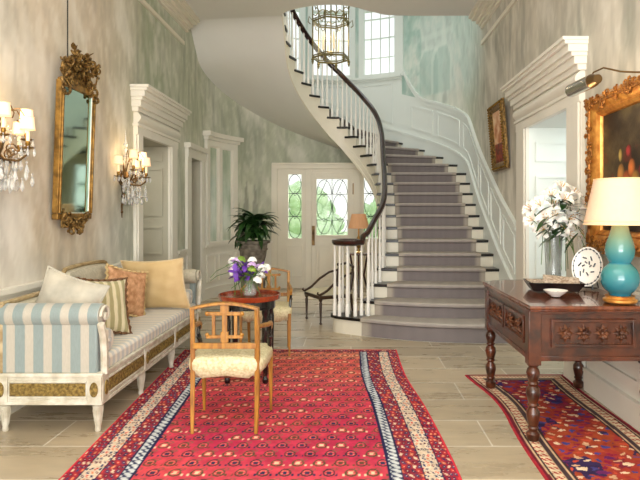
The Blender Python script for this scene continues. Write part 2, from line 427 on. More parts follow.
# ------------------------------------------------------------ painted walls
def mural_colour(S, Z):
    yl = S+Y0                                            # Y on the left wall
    st = fbm(S*2.2, Z*.55, 3, 5); st2 = fbm(S*7, Z*1.1, 9, 4); bl = fbm(S*.7, Z*.8, 21, 4); wisp = fbm(S*3.2+Z*1.5, Z*1.2, 40, 5)
    beige = mixc(mixc(H('CDBFA8')+0*S[...,None], H('E2D8C8')+0*S[...,None], (st-.35)*2.4), H('B7B3A4')+0*S[...,None], (bl-.5)*2.6)
    beige = mixc(beige, H('A9AFB2')+0*S[...,None], np.clip((1.75-Z)/.9, 0, .55)*np.clip((bl-.3)*3, 0, 1))
    sage = mixc(mixc(H('BDC2AC')+0*S[...,None], H('D2D4C4')+0*S[...,None], (st-.35)*2.6), H('ACB49E')+0*S[...,None], (st2-.56)*2.2)
    aqua = mixc(mixc(H('C0D2C8')+0*S[...,None], H('DCE6DE')+0*S[...,None], (st-.35)*2.4), H('AECBC0')+0*S[...,None], (bl-.5)*2.4)
    grey = mixc(mixc(H('BDB9AB')+0*S[...,None], H('D3CDBE')+0*S[...,None], (st-.35)*2.6), H('A4A597')+0*S[...,None], (st2-.56)*2)
    c = mixc(beige, sage, np.clip((yl-5.2)/1.6, 0, 1))
    ua = np.clip((S-sA(128))/.8, 0, 1)*np.clip((Z-3.0)/.6, 0, 1)
    c = mixc(c, aqua, ua)
    c = mixc(c, grey, np.clip((S-(S2+.0))/1.2+.15, 0, 1)*np.where(S > S2-.3, 1, 0))
    fine = fbm(S*16+Z*2, Z*5, 130, 4); c = mixc(c, c*.9, np.clip((fine-.54)*5, 0, .5)); c = mixc(c, c*.2+H('F2EEE4')*.8, np.clip((.42-fine)*5, 0, .35))
    # streaks
    c = mixc(c, H('EDE9DE')+0*c, np.clip((wisp-.56)*3.2, 0, .55))
    c = mixc(c, c*.86, np.clip((st2-.58)*3, 0, .4))
    # left upper curved wall: pale castle spires and low hills
    def spot(a): return sA(a)
    for a, w, top in ((139.5, .055, 1.98), (134.2, .055, 1.93), (144, .09, 1.55), (149, .12, 1.48)):
        d = np.abs(S-sA(a)); h = np.clip((top-Z)/.45, 0, 1)
        m = (d < w*np.clip(.15+h*.85, 0, 1)) & (Z < top) & (Z > 1.2)
        c = np.where(m[..., None], c*.78+.03, c)
    hill = (Z < 1.36+.14*fbm(S*2.6, S*0, 5, 3)) & (S > sA(172)) & (S < sA(127)) & (Z < 2)
    c = np.where(hill[..., None], mixc(c, H('8FA08A')+0*c, np.full(S.shape, .35)+.3*(st2-.5)), c)
    # right stair wall: faded arched ruin and trees
    for a, w in ((39, .22), (30, .22)):
        d = S-sA(a); zc = 4.05
        r = np.sqrt((d/w)**2+(np.clip(Z-zc, 0, 9)/.28)**2)
        m = (r < 1) & (Z > 3.5) & (Z < 4.5)
        ring = (r >= 1) & (r < 1.3) & (Z > 3.5)
        c = np.where(m[..., None], mixc(c, H('A8C4BA')+0*c, np.full(S.shape, .45)), c)
        c = np.where(ring[..., None], mixc(c, H('DCE8DE')+0*c, np.full(S.shape, .5)), c)
    rb = (S > sA(46)) & (S < sA(22)) & (Z > 4.5) & (Z < 4.62)
    c = np.where(rb[..., None], mixc(c, H('DCE8DE')+0*c, np.full(S.shape, .5)), c)
    tree = (S > sA(58)) & (S < sA(44)) & (Z < 5.2)
    c = np.where(tree[..., None], mixc(c, H('9CBCB0')+0*c, np.clip((fbm(S*9, Z*7, 60, 4)-.42)*3, 0, .8)), c)
    # trees on the left wall near the far door
    tr = np.exp(-((yl-6.9)/.55)**2)*np.clip((Z-2.2)/.4, 0, 1)
    c = mixc(c, H('9AA686')+0*c, tr*np.clip((fbm(S*8, Z*6, 70, 4)-.4)*3, 0, .7))
    return c
def mural(mb, s0, s1, z0, z1, ds=.03, dz=.05):
    ss = []
    q = [s0]+[x for x in (S1, S2) if s0 < x < s1]+[s1]
    for a, b in zip(q[:-1], q[1:]):
        k = max(1, int(math.ceil((b-a)/ds))); ss += [a+(b-a)*i/k for i in range(k)]
    ss.append(s1); k = max(1, int(math.ceil((z1-z0)/dz))); zz = [z0+(z1-z0)*i/k for i in range(k+1)]
    S, Z = np.meshgrid(np.array(ss), np.array(zz), indexing='ij')
    mb.grid([[(*P(s), z) for z in zz] for s in ss])
    c = tolin(mural_colour(S, Z)).reshape(-1, 4)
    mb.c = c if mb.c is None else np.concatenate([mb.c, c])
TOP = 7.2
LD0, LD1, LDT = 6.37, 7.34, 2.27       # left doorway
LE0, LE1, LET = 8.30, 8.86, 2.22       # second left opening
RD0, RD1, RDT = 4.79, 5.91, 2.295      # right doorway
NA0, NA1 = 169.0, 147.5                # glazed niche in the curved wall (degrees)
mb = MB()
mural(mb, 0, sL(LD0), 0, TOP); mural(mb, sL(LD0), sL(LD1), LDT, TOP); mural(mb, sL(LD1), sL(LE0), 0, TOP)
mural(mb, sL(LE0), S1, LET, TOP)
ST(mb.build('wall_left', 'mural'), 'left wall painted with a faded beige and sage mural', 'wall')
WIN = [(58, 77.3), (82.3, 104), (108.5, 130)]; WZ0, WZ1 = 3.99, 6.6
mb = MB(); DA0, DA1 = 124.2, 55.8
e1 = sL(LE1)
mural(mb, S1, e1, LET, TOP); mural(mb, e1, sA(DA0), 0, WZ0)
mural(mb, sA(DA0), sA(DA1), 2.30, WZ0); mural(mb, sA(DA1), S2, 0, WZ0)
edges = [180, 130, 108.5, 104, 82.3, 77.3, 58, 0]
for a, b in ((180,130),(108.5,104),(82.3,77.3),(58,0)):
    mural(mb, max(sA(a), S1), sA(b), WZ0, WZ1)
mural(mb, S1, S2, WZ1, TOP)
ST(mb.build('wall_back', 'mural'), 'curved stairwell wall with a pale green and aqua landscape mural', 'wall')
mb = MB()
mural(mb, S2, sR(RD1), 0, TOP); mural(mb, sR(RD1), sR(RD0), RDT, TOP); mural(mb, sR(RD0), S3, 0, TOP)
ST(mb.build('wall_right', 'mural'), 'right wall painted in streaky grey beige', 'wall')
# ledge over the door screen
mb = MB(); mb.prism([(CX+RR*math.cos(a*PI/180), CY+RR*math.sin(a*PI/180)) for a in np.linspace(DA1, DA0, 14)], 2.295, 2.325)
ST(mb.build('trim_1', 'cream_paint', smooth=False), 'ledge above the front door frame', 'trim')

# ------------------------------------------------------------ wainscot, rails, baseboards, crown
def wain(mb, s0, s1, panels=None, top=.88):
    band(mb, s0, s1, 0, .012, 0, top-.03)
    band(mb, s0, s1, 0, .035, 0, .15); band(mb, s0, s1, 0, .045, .15, .175)
    band(mb, s0, s1, 0, .03, top-.1, top-.06); band(mb, s0, s1, 0, .06, top-.035, top); band(mb, s0, s1, 0, .04, top-.06, top-.035)
    n = panels or max(1, round((s1-s0)/.9)); g = .09; w = (s1-s0-g*(n+1))/n
    for i in range(n):
        a = s0+g+i*(w+g)
        if w > .12: pframe(mb, a, a+w, .27, top-.17, .012, .038, .022)
mb = MB(); wain(mb, 0, sL(6.12)); wain(mb, sL(7.65), sL(8.08), 1)
ST(mb.build('trim_2', 'white_paint'), 'white panelled wainscot and chair rail behind the sofa', 'wainscot')
mb = MB(); wain(mb, sL(9.0), sA(125), 4, .88)
ST(mb.build('trim_3', 'white_paint'), 'white panelled wainscot on the curved wall behind the urn', 'wainscot')
mb = MB(); wain(mb, sR(4.44), S3)
ST(mb.build('trim_4', 'white_paint'), 'white panelled wainscot behind the carved oak table', 'wainscot')
mb = MB()
for a, b in ((0, sL(8.15)), (sR(8.0), S3)):
    for o, z0, z1 in ((.035,4.03,4.07),(.06,4.07,4.10),(.10,4.10,4.14),(.16,4.14,4.17),(.20,4.17,4.219)): band(mb, a, b, 0, o, z0, z1)
    band(mb, a, b+(-.15 if a == 0 else 0), 0, .025, 3.80, 3.85)
ST(mb.build('trim_5', 'cream_paint', smooth=False), 'stepped crown moulding and picture rail', 'crown moulding')

# stair wall panelling
mb = MB(); A0s = sA(55.5); R0 = sR(6.24)
zs = zstair
band(mb, A0s, R0, .0, .012, lambda s: zs(s)-.3, lambda s: zs(s)+.9)
band(mb, A0s, R0, .0, .03, lambda s: zs(s)-.35, lambda s: zs(s)+.16); band(mb, A0s, R0, .0, .045, lambda s: zs(s)+.16, lambda s: zs(s)+.2)
def toprail(s):
    z = zs(s)+.9
    d = s-A0s
    return z+ .55*max(0, 1-d/.55)**2
band(mb, A0s, R0, .0, .05, lambda s: toprail(s)-.03, lambda s: toprail(s)+.02); band(mb, A0s, R0, .0, .03, lambda s: toprail(s)-.1, lambda s: toprail(s)-.03)
cuts = [sA(51), sA(35.5), sA(34), sA(14), sA(12), sR(8.15), sR(8.1), sR(7.55), sR(7.5), sR(6.95), sR(6.9), sR(6.35)]
for i in range(0, len(cuts), 2):
    pframe(mb, cuts[i]+.03, cuts[i+1]-.03, lambda s: zs(s)+.31, lambda s: zs(s)+.74, .012, .03, .014)
# below the landing windows the panelling rises to the sill
A1s = sA(134)
band(mb, A1s, A0s, 0, .012, lambda s: max(zs(s)-.3, 2.4), WZ0)
band(mb, A1s, A0s, 0, .03, lambda s: max(zs(s)-.35, 2.4), lambda s: zs(s)+.16); band(mb, A1s, A0s, 0, .045, lambda s: zs(s)+.16, lambda s: zs(s)+.2)
for a, b in ((130,108),(104.5,82),(77.5,60.5)):
    pframe(mb, sA(a), sA(b), lambda s: zs(s)+.3, lambda s: max(3.86, zs(s)+.35), .012, .03, .014)
band(mb, A1s, A0s, 0, .07, WZ0-.04, WZ0); band(mb, A1s, A0s, 0, .04, WZ0-.08, WZ0-.04)
band(mb, sA(59.2), sA(54.5), 0, .04, 3.96, 6.9)
ST(mb.build('trim_6', 'cool_white'), 'white raised panelling that climbs beside the stairs', 'wainscot')

# landing windows
for i, (a, b) in enumerate(WIN):
    mb = MB(); s0, s1 = sA(b), sA(a)
    for (u0, u1, z0, z1) in ((s0-.06, s0+.05, WZ0, WZ1), (s1-.05, s1+.06, WZ0, WZ1), (s0, s1, WZ0, WZ0+.06), (s0, s1, WZ1-.1, WZ1+.1)):
        band(mb, u0, u1, -.06, .035, z0, z1)
    fr = mb.build('window_%d' % (i+1), 'cool_white'); ST(fr, 'tall bright sash window on the stair landing, ' + ('the one nearest the mural', 'the middle one behind the lantern', 'the one above the upper flight')[i], 'window')
    mb = MB(); n = 4
    for k in range(1, n): s = s0+(s1-s0)*k/n; band(mb, s-.008, s+.008, -.04, -.015, WZ0, WZ1)
    for k in range(1, 7): z = WZ0+(WZ1-WZ0)*k/7; band(mb, s0, s1, -.04, -.015, z-.008, z+.008)
    band(mb, s0, s1, -.045, -.0, WZ0+1.27, WZ0+1.32)
    mb.build('muntins', 'cool_white', fr)
    mb = MB(); band(mb, s0, s1, -.032, -.028, WZ0, WZ1); mb.build('pane', 'glass', fr, smooth=False)

# ------------------------------------------------------------ doorways
def wband(mb, side, y0, y1, o0, o1, z0, z1):
    if side < 0: mb.box(XL+o0, XL+o1, y0, y1, z0, z1)
    else: mb.box(XR-o1, XR-o0, y0, y1, z0, z1)
def doorway(n, side, y0, y1, zt, cas, m, label, depth, ctop, over):
    mb = MB()
    c0, c1 = y0-cas[0], y1+cas[1]
    for a, b in ((c0, y0), (y1, c1)):
        wband(mb, side, a, b, 0, .035, 0, zt+.02); wband(mb, side, a+.03, b-.03, .035, .05, 0, zt)
        wband(mb, side, a-.005, b+.005, 0, .06, 0, .2)
    wband(mb, side, c0, c1, 0, .05, zt, zt+.09); wband(mb, side, c0-.02, c1+.02, 0, .065, zt+.09, zt+.12)
    # pulvinated frieze
    prof = [(math.sin(PI*k/8)*.045+.04, zt+.12+.13*k/8) for k in range(9)]
    vs = []; sg = (lambda o: XL+o) if side < 0 else (lambda o: XR-o)
    for y in (c0, c1): vs += [(sg(o), y, z) for o, z in prof] + [(sg(0), y, prof[-1][1]), (sg(0), y, prof[0][1])]
    k = len(prof)+2
    mb.add(vs, [tuple(range(k)), tuple(range(2*k-1, k-1, -1))] + [(i, (i+1) % k, k+(i+1) % k, k+i) for i in range(k)])
    zb = zt+.25; H_ = ctop-zb
    for f0, f1, o in ((0,.18,.07),(.18,.42,.10),(.42,.55,.125),(.55,.78,.155),(.78,.9,.185),(.9,1,.205)):
        e = over*(o/.205)
        wband(mb, side, c0-e, c1+e, 0, o, zb+H_*f0, zb+H_*f1)
    d = mb.build('door_%d' % n, m, smooth=True, ang=30, bevel=.004); ST(d, label, 'doorway')
    # reveal
    mb = MB()
    s = -1 if side < 0 else 1
    X0 = XL if side < 0 else XR; X1 = X0+s*depth
    xa, xb = min(X0, X1), max(X0, X1)
    mb.box(xa, xb, y0-.02, y0, 0, zt); mb.box(xa, xb, y1, y1+.02, 0, zt); mb.box(xa, xb, y0-.02, y1+.02, zt, zt+.02)
    r = mb.build('reveal', 'door_grey' if side < 0 else 'cool_white', d, smooth=False)
    mb = MB()
    rows = ((.22,.72),(.86,1.22),(1.36,1.98),(2.08,2.2)) if side < 0 else ((.22,.62),(.72,1.1),(1.2,1.79),(1.94,2.15))
    for z0, z1 in rows:
        z1 = min(z1, zt-.08); w = .02
        for (a, b, c, e) in ((xa+.07, xb-.07, z0, z0+w), (xa+.07, xb-.07, z1-w, z1), (xa+.07, xa+.07+w, z0, z1), (xb-.07-w, xb-.07, z0, z1)):
            mb.box(a, b, y1-.012, y1, c, e); mb.box(a, b, y0, y0+.012, c, e)
    mb.build('reveal_moulding', 'door_grey' if side < 0 else 'cool_white', r, smooth=False)
    # the room beyond
    mb = MB(); xe = X0+s*2.1; x0, x1 = min(X1, xe), max(X1, xe)
    mb.add([(X1, y0-.5, 0), (X1, y0-.5, 3), (xe, y0-.5, 3), (xe, y0-.5, 0), (X1, y1+.5, 0), (X1, y1+.5, 3), (xe, y1+.5, 3), (xe, y1+.5, 0)],
           [(0,1,2,3), (4,5,6,7), (3,2,6,7), (1,2,6,5)])
    mb.build('passage_wall', 'door_grey' if side < 0 else 'cool_white', d, smooth=False)
    return d
doorway(1, -1, LD0, LD1, LDT, (.2, .28), 'white_paint', 'white cased doorway with heavy cornice behind the sofa', .5, 2.80, .10)
doorway(2, 1, RD0, RD1, RDT, (.30, .32), 'white_paint', 'white cased doorway with heavy cornice beside the stairs', .62, 2.80, .06)
# small second opening on the left
mb = MB()
wband(mb, -1, LE0-.2, LE0, 0, .04, 0, LET); band(mb, sL(LE1), sL(LE1)+.14, 0, .04, 0, LET)
band(mb, sL(LE0)-.2, sL(LE1)+.14, 0, .05, LET, LET+.13); band(mb, sL(LE0)-.23, sL(LE1)+.17, 0, .09, LET+.13, LET+.2)
d = mb.build('door_3', 'white_paint'); ST(d, 'narrow white cased doorway before the curved wall', 'doorway')
mb = MB(); mb.box(XL-.5, XL, LE0-.02, LE0, 0, LET); mb.box(XL-.5, XL+.02, LE1, LE1+.02, 0, LET); mb.box(XL-.52, XL-.5, LE0-.02, LE1+.02, 0, LET); mb.box(XL-.5, XL+.02, LE0, LE1, LET, LET+.02)
r = mb.build('reveal', 'door_grey', d, smooth=False)
mb = MB()
for z0, z1 in ((.2,.9),(1.05,2.05)):
    for (a, b, c, e) in ((XL-.42, XL-.1, z0, z0+.02), (XL-.42, XL-.1, z1-.02, z1), (XL-.42, XL-.4, z0, z1), (XL-.12, XL-.1, z0, z1)): mb.box(a, b, LE1-.012, LE1, c, e)
mb.build('reveal_moulding', 'door_grey', r, smooth=False)

# glazed niche windows on the curved wall
mb = MB(); s0, s1 = sA(NA0), sA(NA1); zb, zt = .89, 2.52; smid = (s0+s1)/2
for a, b in ((s0-.05, s0+.06), (smid-.045, smid+.045), (s1-.06, s1+.05)): band(mb, a, b, 0, .05, zb, zt+.02)
band(mb, s0-.05, s1+.05, 0, .05, zt-.02, zt+.08); band(mb, s0-.08, s1+.08, 0, .08, zt+.08, zt+.13); band(mb, s0-.12, s1+.12, 0, .13, zt+.13, zt+.2)
band(mb, s0-.05, s1+.05, 0, .07, zb-.01, zb+.04)
nw = mb.build('window_4', 'white_paint'); ST(nw, 'white framed pair of tall panes with a cornice on the curved wall', 'window')
mat('niche_glass', 'A9B8A0', .2, h2='D6DCCC', nscale=5, stretch=(1,1,.4), spec=.8, coat=.5)
for a, b in ((s0+.06, smid-.045), (smid+.045, s1-.06)):
    mb = MB(); band(mb, a, b, 0, .012, zb, zt); mb.build('pane', 'niche_glass', nw)
    mb = MB()
    for u0_, u1_ in ((a, a+.03), (b-.03, b)): band(mb, u0_, u1_, .012, .03, zb, zt)
    band(mb, a, b, .012, .03, zt-.04, zt-.01)
    mb.build('pane_moulding', 'white_paint', nw)
# ------------------------------------------------------------ front door screen
YD = 10.47
mb = MB()
def bd(x0, x1, z0, z1, y0=0., y1=.06): mb.box(x0, x1, YD-y1, YD-y0, z0, z1)
bd(-1.48, -1.26, 0, 2.32, -.02, .05); bd(-1.43, -1.37, 0, 2.24, .05, .095)
bd(.5, 1.0, 0, 2.30, 0, .05)
bd(-1.43, .99, 2.22, 2.295, 0, .10); bd(-1.46, 1.0, 2.295, 2.33, -.03, .13)
bd(-1.26, .6, 2.12, 2.24, 0, .05)
bd(-.85, -.735, 0, 2.2, 0, .08); bd(.05, .17, 0, 2.2, 0, .08)
bd(-1.26, -.85, 0, .93, 0, .045); bd(.17, .6, 0, .93, 0, .045)
bd(-1.26, -1.17, .93, 2.12, 0, .045); bd(-.92, -.85, .93, 2.12, 0, .045)
bd(.17, .24, .93, 2.12, 0, .045); bd(.5, .6, .93, 2.12, 0, .045)
for x0, x1 in ((-1.2, -.9), (.22, .54)):
    for z0, z1 in ((.22, .8),):
        for a, b, c, e in ((x0, x1, z0, z0+.025), (x0, x1, z1-.025, z1), (x0, x0+.025, z0, z1), (x1-.025, x1, z0, z1)): bd(a, b, c, e, .045, .06)
fs = mb.build('window_5', 'cream_paint', smooth=False, bevel=.004)
ST(fs, 'cream frame with leaded sidelights around the front door', 'window')
def leading(x0, x1, z0, z1, cols, rows, name, parent, y, ovals=True):
    mb = MB(); w = (x1-x0)/cols; r = .0075
    def ln(p): mb.tube([(a, y, b) for a, b in p], r, 4)
    zr = [z0+(z1-z0)*q for q in rows]
    for z in zr[1:-1]: ln([(x0, z), (x1, z)])
    for c in range(1, cols): ln([(x0+w*c, z0), (x0+w*c, z1)])
    for c in range(cols):
        xm = x0+w*(c+.5)
        for a, b in zip(zr[:-1], zr[1:]):
            rx = w*.5; rz = (b-a)*.5; zm = (a+b)/2
            if b-a > .3: mb.tube([(xm+rx*.92*math.cos(2*PI*k/20), y, zm+rz*math.sin(2*PI*k/20)) for k in range(20)], r, 4, closed=True)
            else:
                up = b > zr[-2]+.01
                zc = (a if up else b)
                sg = 1 if up else -1
                mb.tube([(xm+rx*.92*math.cos(PI*k/10), y, zc+sg*(b-a)*.9*math.sin(PI*k/10)) for k in range(11)], r, 4)
            ln([(xm-rx*.45, a), (xm+rx*.45, b)]) if b-a < .3 else None
        for z in zr[1:-1]:
            mb.ball((xm, y-.004, z+.03), .013, 6); mb.ball((xm, y-.004, z-.03), .013, 6)
    return mb.build(name, 'lead', parent)
for x0, x1 in ((-1.17, -.92), (.24, .5)):
    mb = MB(); mb.box(x0, x1, YD-.03, YD-.024, .93, 2.12); mb.build('pane', 'glass', fs, smooth=False)
    leading(x0, x1, .93, 2.12, 1, (0, .34, .70, 1), 'leading', fs, YD-.035)
mb = MB(); D0, D1 = -.735, .05
def bd(x0, x1, z0, z1, y0=0., y1=.06): mb.box(x0, x1, YD-y1, YD-y0, z0, z1)
bd(D0, -.655, .01, 2.15, .01, .055); bd(-.05, D1, .01, 2.15, .01, .055); bd(-.655, -.05, 2.05, 2.15, .01, .055); bd(-.655, -.05, .01, .97, .01, .055)
for x0, x1 in ((-.64, -.37), (-.33, -.065)):
    for a, b, c, e in ((x0, x1, .15, .18), (x0, x1, .78, .81), (x0, x0+.03, .15, .81), (x1-.03, x1, .15, .81)): bd(a, b, c, e, .055, .07)
    bd(x0+.06, x1-.06, .22, .74, .055, .062)
for a, b, c, e in ((-.66, -.05, .96, .99), (-.66, -.05, 2.03, 2.06), (-.67, -.64, .96, 2.06), (-.065, -.04, .96, 2.06)): bd(a, b, c, e, .055, .068)
fd = mb.build('door_4', 'cream_paint', smooth=False, bevel=.004); ST(fd, 'cream front door with a leaded glass upper half', 'door')
mb = MB(); mb.box(-.65, -.055, YD-.036, YD-.03, .98, 2.05); mb.build('pane', 'glass', fd, smooth=False)
leading(-.65, -.055, .98, 2.05, 2, (0, .27, .72, 1), 'leading', fd, YD-.042)
mb = MB(); mb.box(-.725, -.675, YD-.075, YD-.055, .80, 1.16); mb.tube([(-.7, YD-.08, 1.1), (-.7, YD-.12, 1.08), (-.7, YD-.12, .92), (-.7, YD-.08, .9)], .01, 6); mb.ball((-.7, YD-.1, 1.02), .028)
mb.build('door_handle', 'bronze', fd, label='dark bronze handle plate')
mb = MB(); mb.box(.03, .05, YD-.075, YD-.055, 1.75, 1.95); mb.box(.03, .05, YD-.075, YD-.055, .25, .4); mb.build('hinge', 'bronze', fd)

# ------------------------------------------------------------ staircase
stair = thing('staircase', 'sweeping curved staircase with dark treads, white balusters and grey carpet runner', 'staircase', (1.2, 7, 0))
SO = (1.2, 7, 0)
N1 = [(-.10,6.88),(-.19,6.82),(-.25,6.71),(-.24,6.60),(-.16,6.50),(-.03,6.42),(.17,6.31),(.38,6.20),(.67,6.09),(1.0,6.01),(1.4,5.97),(1.88,5.97)]
BOW = {2:.14, 3:.07, 4:.04}
K = 12
def n1(t):
    L = [0]
    for a, b in zip(N1[:-1], N1[1:]): L.append(L[-1]+(Vector(b)-Vector(a)).length)
    d = min(max(t, 0), 1)*L[-1]
    i = max(j for j in range(len(L)) if L[j] <= d+1e-9); i = min(i, len(N1)-2)
    q = (d-L[i])/(L[i+1]-L[i]); return Vector(N1[i]).lerp(Vector(N1[i+1]), q)
def nos(n, t, push=0.0):
    """point on nosing n at fraction t from the open side to the wall side, pushed back (up the stair) by push"""
    if n == 1:
        p = n1(t)
        if push:
            d = (n1(min(t+.02, 1))-n1(max(t-.02, 0))).normalized(); p = p+Vector((-d.y, d.x))*push
        return p
    a = inner(n); b = outer(n, .02)
    d = (b-a); w = d.normalized(); perp = Vector((-w.y, w.x))
    f = inner(min(n+.5, 28))+outer(min(n+.5, 28), .02)-inner(n-.5)-outer(n-.5, .02)
    if perp.dot(f) < 0: perp = -perp
    return a+d*t - perp*(BOW.get(n, .02)*4*t*(1-t)) + perp*push
def strip(mb, A, B, z0, z1):
    """closed slab between two equal-length polylines"""
    n = len(A); vs = []
    for a, b in zip(A, B): vs += [(a.x, a.y, z0), (b.x, b.y, z0), (b.x, b.y, z1), (a.x, a.y, z1)]
    fs = [(i*4+k, i*4+(k+1) % 4, (i+1)*4+(k+1) % 4, (i+1)*4+k) for i in range(n-1) for k in range(4)]
    fs += [(3,2,1,0), tuple((n-1)*4+k for k in range(4))]
    mb.add(vs, fs)
NS = 26
for n in range(1, NS+1):
    z = ZN(n)
    T0 = 0 if n == 1 else (-.035 if n < 17 else -.02)
    ts = [T0+(1-T0)*k/(24 if n == 1 else K) for k in range((24 if n == 1 else K)+1)]
    mb = MB()
    if n == 1:
        poly = [tuple(nos(1, t)) for t in ts] + [(1.88, 6.6), (.3, 6.9)]
        mb.prism(poly, z-.034, z)
    elif n < NS:
        strip(mb, [nos(n, t) for t in ts], [nos(n+1, t, .04) for t in ts], z-.034, z)
    else:
        strip(mb, [nos(n, t) for t in ts], [Vector(P(outs(28), .02)) if False else (inner(28)+(outer(28, .0)-inner(28))*t) for t in ts], z-.034, z)
    mb.build('tread', 'tread_wood', stair, SO, bevel=.008, label='dark stained tread' if n == 1 else None)
    mb = MB(); ts = [max(t, 0) for t in ts]
    if n == 1:
        poly = [tuple(nos(1, t, .03)) for t in ts] + [(1.88, 6.6), (.3, 6.86)]
        mb.prism(poly, 0, z-.034)
    else: strip(mb, [nos(n, t, .028) for t in ts], [nos(n, t, .05) for t in ts], ZN(n-1) if n > 1 else 0, z-.034)
    mb.build('riser', 'cream_paint', stair, SO)
# spandrel, string and soffit
mb = MB(); us = [3+k/6 for k in range(int((28-3)*6)+1)]
def topz(u): return min(ZN(math.floor(u+1e-6))-.03, 4.39) if u < 26 else 4.39
vs = []; fs = []
for u in us:
    if u >= 28: continue
    u2 = u+1/6; a = inner(u); b = inner(min(u2, 28)); zt = topz(u)
    if u < 9-1e-6: za = zb = 0
    else: za = soff(u); zb = soff(u2)
    o = len(mb.v)
    mb.add([(a.x,a.y,za),(b.x,b.y,zb),(b.x,b.y,zt),(a.x,a.y,zt)], [(0,1,2,3)])
mb.build('outer_string', 'cream_paint', stair, SO, smooth=False)
mb = MB()                                                     # moulded lower edge
for off, h0, h1 in ((.02, 0, .05), (.012, .05, .16)):
    vs = []; uu = [9+k/6 for k in range(int(19*6)+1)]
    for u in uu:
        a = inner(u); t = inner(min(u+.05, 28))-inner(u-.05); t.normalize(); nrm = Vector((-t.y, t.x))
        if nrm.dot(Vector((-.3, 8.6))-a) < 0: nrm = -nrm
        z = soff(u); b = a+nrm*off; zt_ = z+h1 if u < 26.5 else min(z+h1, 4.40)
        vs += [(a.x, a.y, z+h0-.004), (b.x, b.y, z+h0-.004), (b.x, b.y, zt_), (a.x, a.y, zt_)]
    n = len(uu)
    mb.add(vs, [(i*4+k, i*4+(k+1) % 4, (i+1)*4+(k+1) % 4, (i+1)*4+k) for i in range(n-1) for k in range(4)])
mb.build('string_moulding', 'cream_paint', stair, SO)
mb = MB(); rows = []
for k in range(int(19*4)+1):
    u = 9+k/4; a = inner(u); b = outer(u); z = soff(u)
    rows.append([(a.x+(b.x-a.x)*t, a.y+(b.y-a.y)*t, z) for t in (0,.25,.5,.75,1)])
mb.grid(rows)
mb.build('soffit', 'ceiling_plaster', stair, SO, ang=60)
mb = MB(); a = inner(9.3); b = outer(9.3)
mb.add([(a.x,a.y,0),(b.x,b.y,0),(b.x,b.y,RISE*9-.04),(a.x,a.y,RISE*9-.04)], [(0,1,2,3)])
mb.build('spandrel_panel', 'cream_paint', stair, SO, smooth=False)
# carpet runner: one piece per stair, tread and riser
mb = MB(); cols = []
def runner_row(n, push, z, t0, t1, m=26):
    return [(*(nos(n, t0+(t1-t0)*k/m, push)), z) for k in range(m+1)]
for n in range(1, NS):
    t0, t1 = (.30, .985) if n == 1 else (.152, .878) if n > 3 else ((.07, .93) if n == 2 else (.12, .885))
    z = ZN(n); zb = (ZN(n-1) if n > 1 else 0)+.006
    rows = [runner_row(n, .018, zb, t0, t1), runner_row(n, .018, z-.045, t0, t1), runner_row(n, -.012, z-.03, t0, t1),
            runner_row(n, -.014, z-.005, t0, t1), runner_row(n, -.002, z+.009, t0, t1), runner_row(n, .05, z+.01, t0, t1)]
    t0n, t1n = (.07, .93) if n+1 == 2 else ((.12, .885) if n+1 == 3 else (.152, .878))
    rows.append([tuple(Vector(p).lerp(Vector(q), .5)) for p, q in zip(rows[-1], runner_row(n+1, .022, z+.01, t0n, t1n))])
    rows.append(runner_row(n+1, .022, z+.01, t0n, t1n))
    tread_light = [0, 0, .35, .8, 1, 1, 1, 1]  # treads and nosings painted paler than risers, as if lit from above
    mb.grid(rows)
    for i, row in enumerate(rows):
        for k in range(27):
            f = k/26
            g = H('7C7473')*(1-tread_light[i])+H('ACA49B')*tread_light[i]
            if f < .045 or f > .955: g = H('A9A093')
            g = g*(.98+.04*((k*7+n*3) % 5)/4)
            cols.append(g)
mb.c = tolin(np.array(cols))
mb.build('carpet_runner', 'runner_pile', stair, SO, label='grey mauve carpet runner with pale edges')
# handrail
pts = []
def HR(u): return {1:.89,2:.80,3:.78}.get(int(u), .77) if u >= 1 else .89
hr = []
for k in range(int((27.0-1.5)*4), -1, -1):
    u = 1.5+k/4; a = inner(u); b = outer(u, .02); d = (b-a).normalized()
    p = a+d*.035
    h = np.interp(u, [1, 2, 3, 4, 12, 26, 28], [.88, .80, .77, .77, .76, .74, .74])
    hr.append((p.x, p.y, ZN(min(u, 26))+h))
VX, VY, VZ = -.03, 6.64, 1.055
c0 = Vector((hr[-1][0], hr[-1][1]))
hr.append((.13, 6.475, 1.062)); hr.append((.055, 6.45, VZ+.005))
for k in range(0, 22):
    a = -1.1-k*.34; r = .20-.0065*k
    hr.append((VX+r*math.cos(a), VY+r*math.sin(a), VZ))
mb = MB(); mb.tube(hr, .043, 10, flat=.8); mb.ball((VX, VY, VZ), .05, 12, .6); mb.tube([(VX+.07, VY-.02, VZ), (VX, VY, VZ)], .03, 8)
mb.build('handrail', 'rail_wood', stair, SO, label='polished dark mahogany handrail ending in a volute')
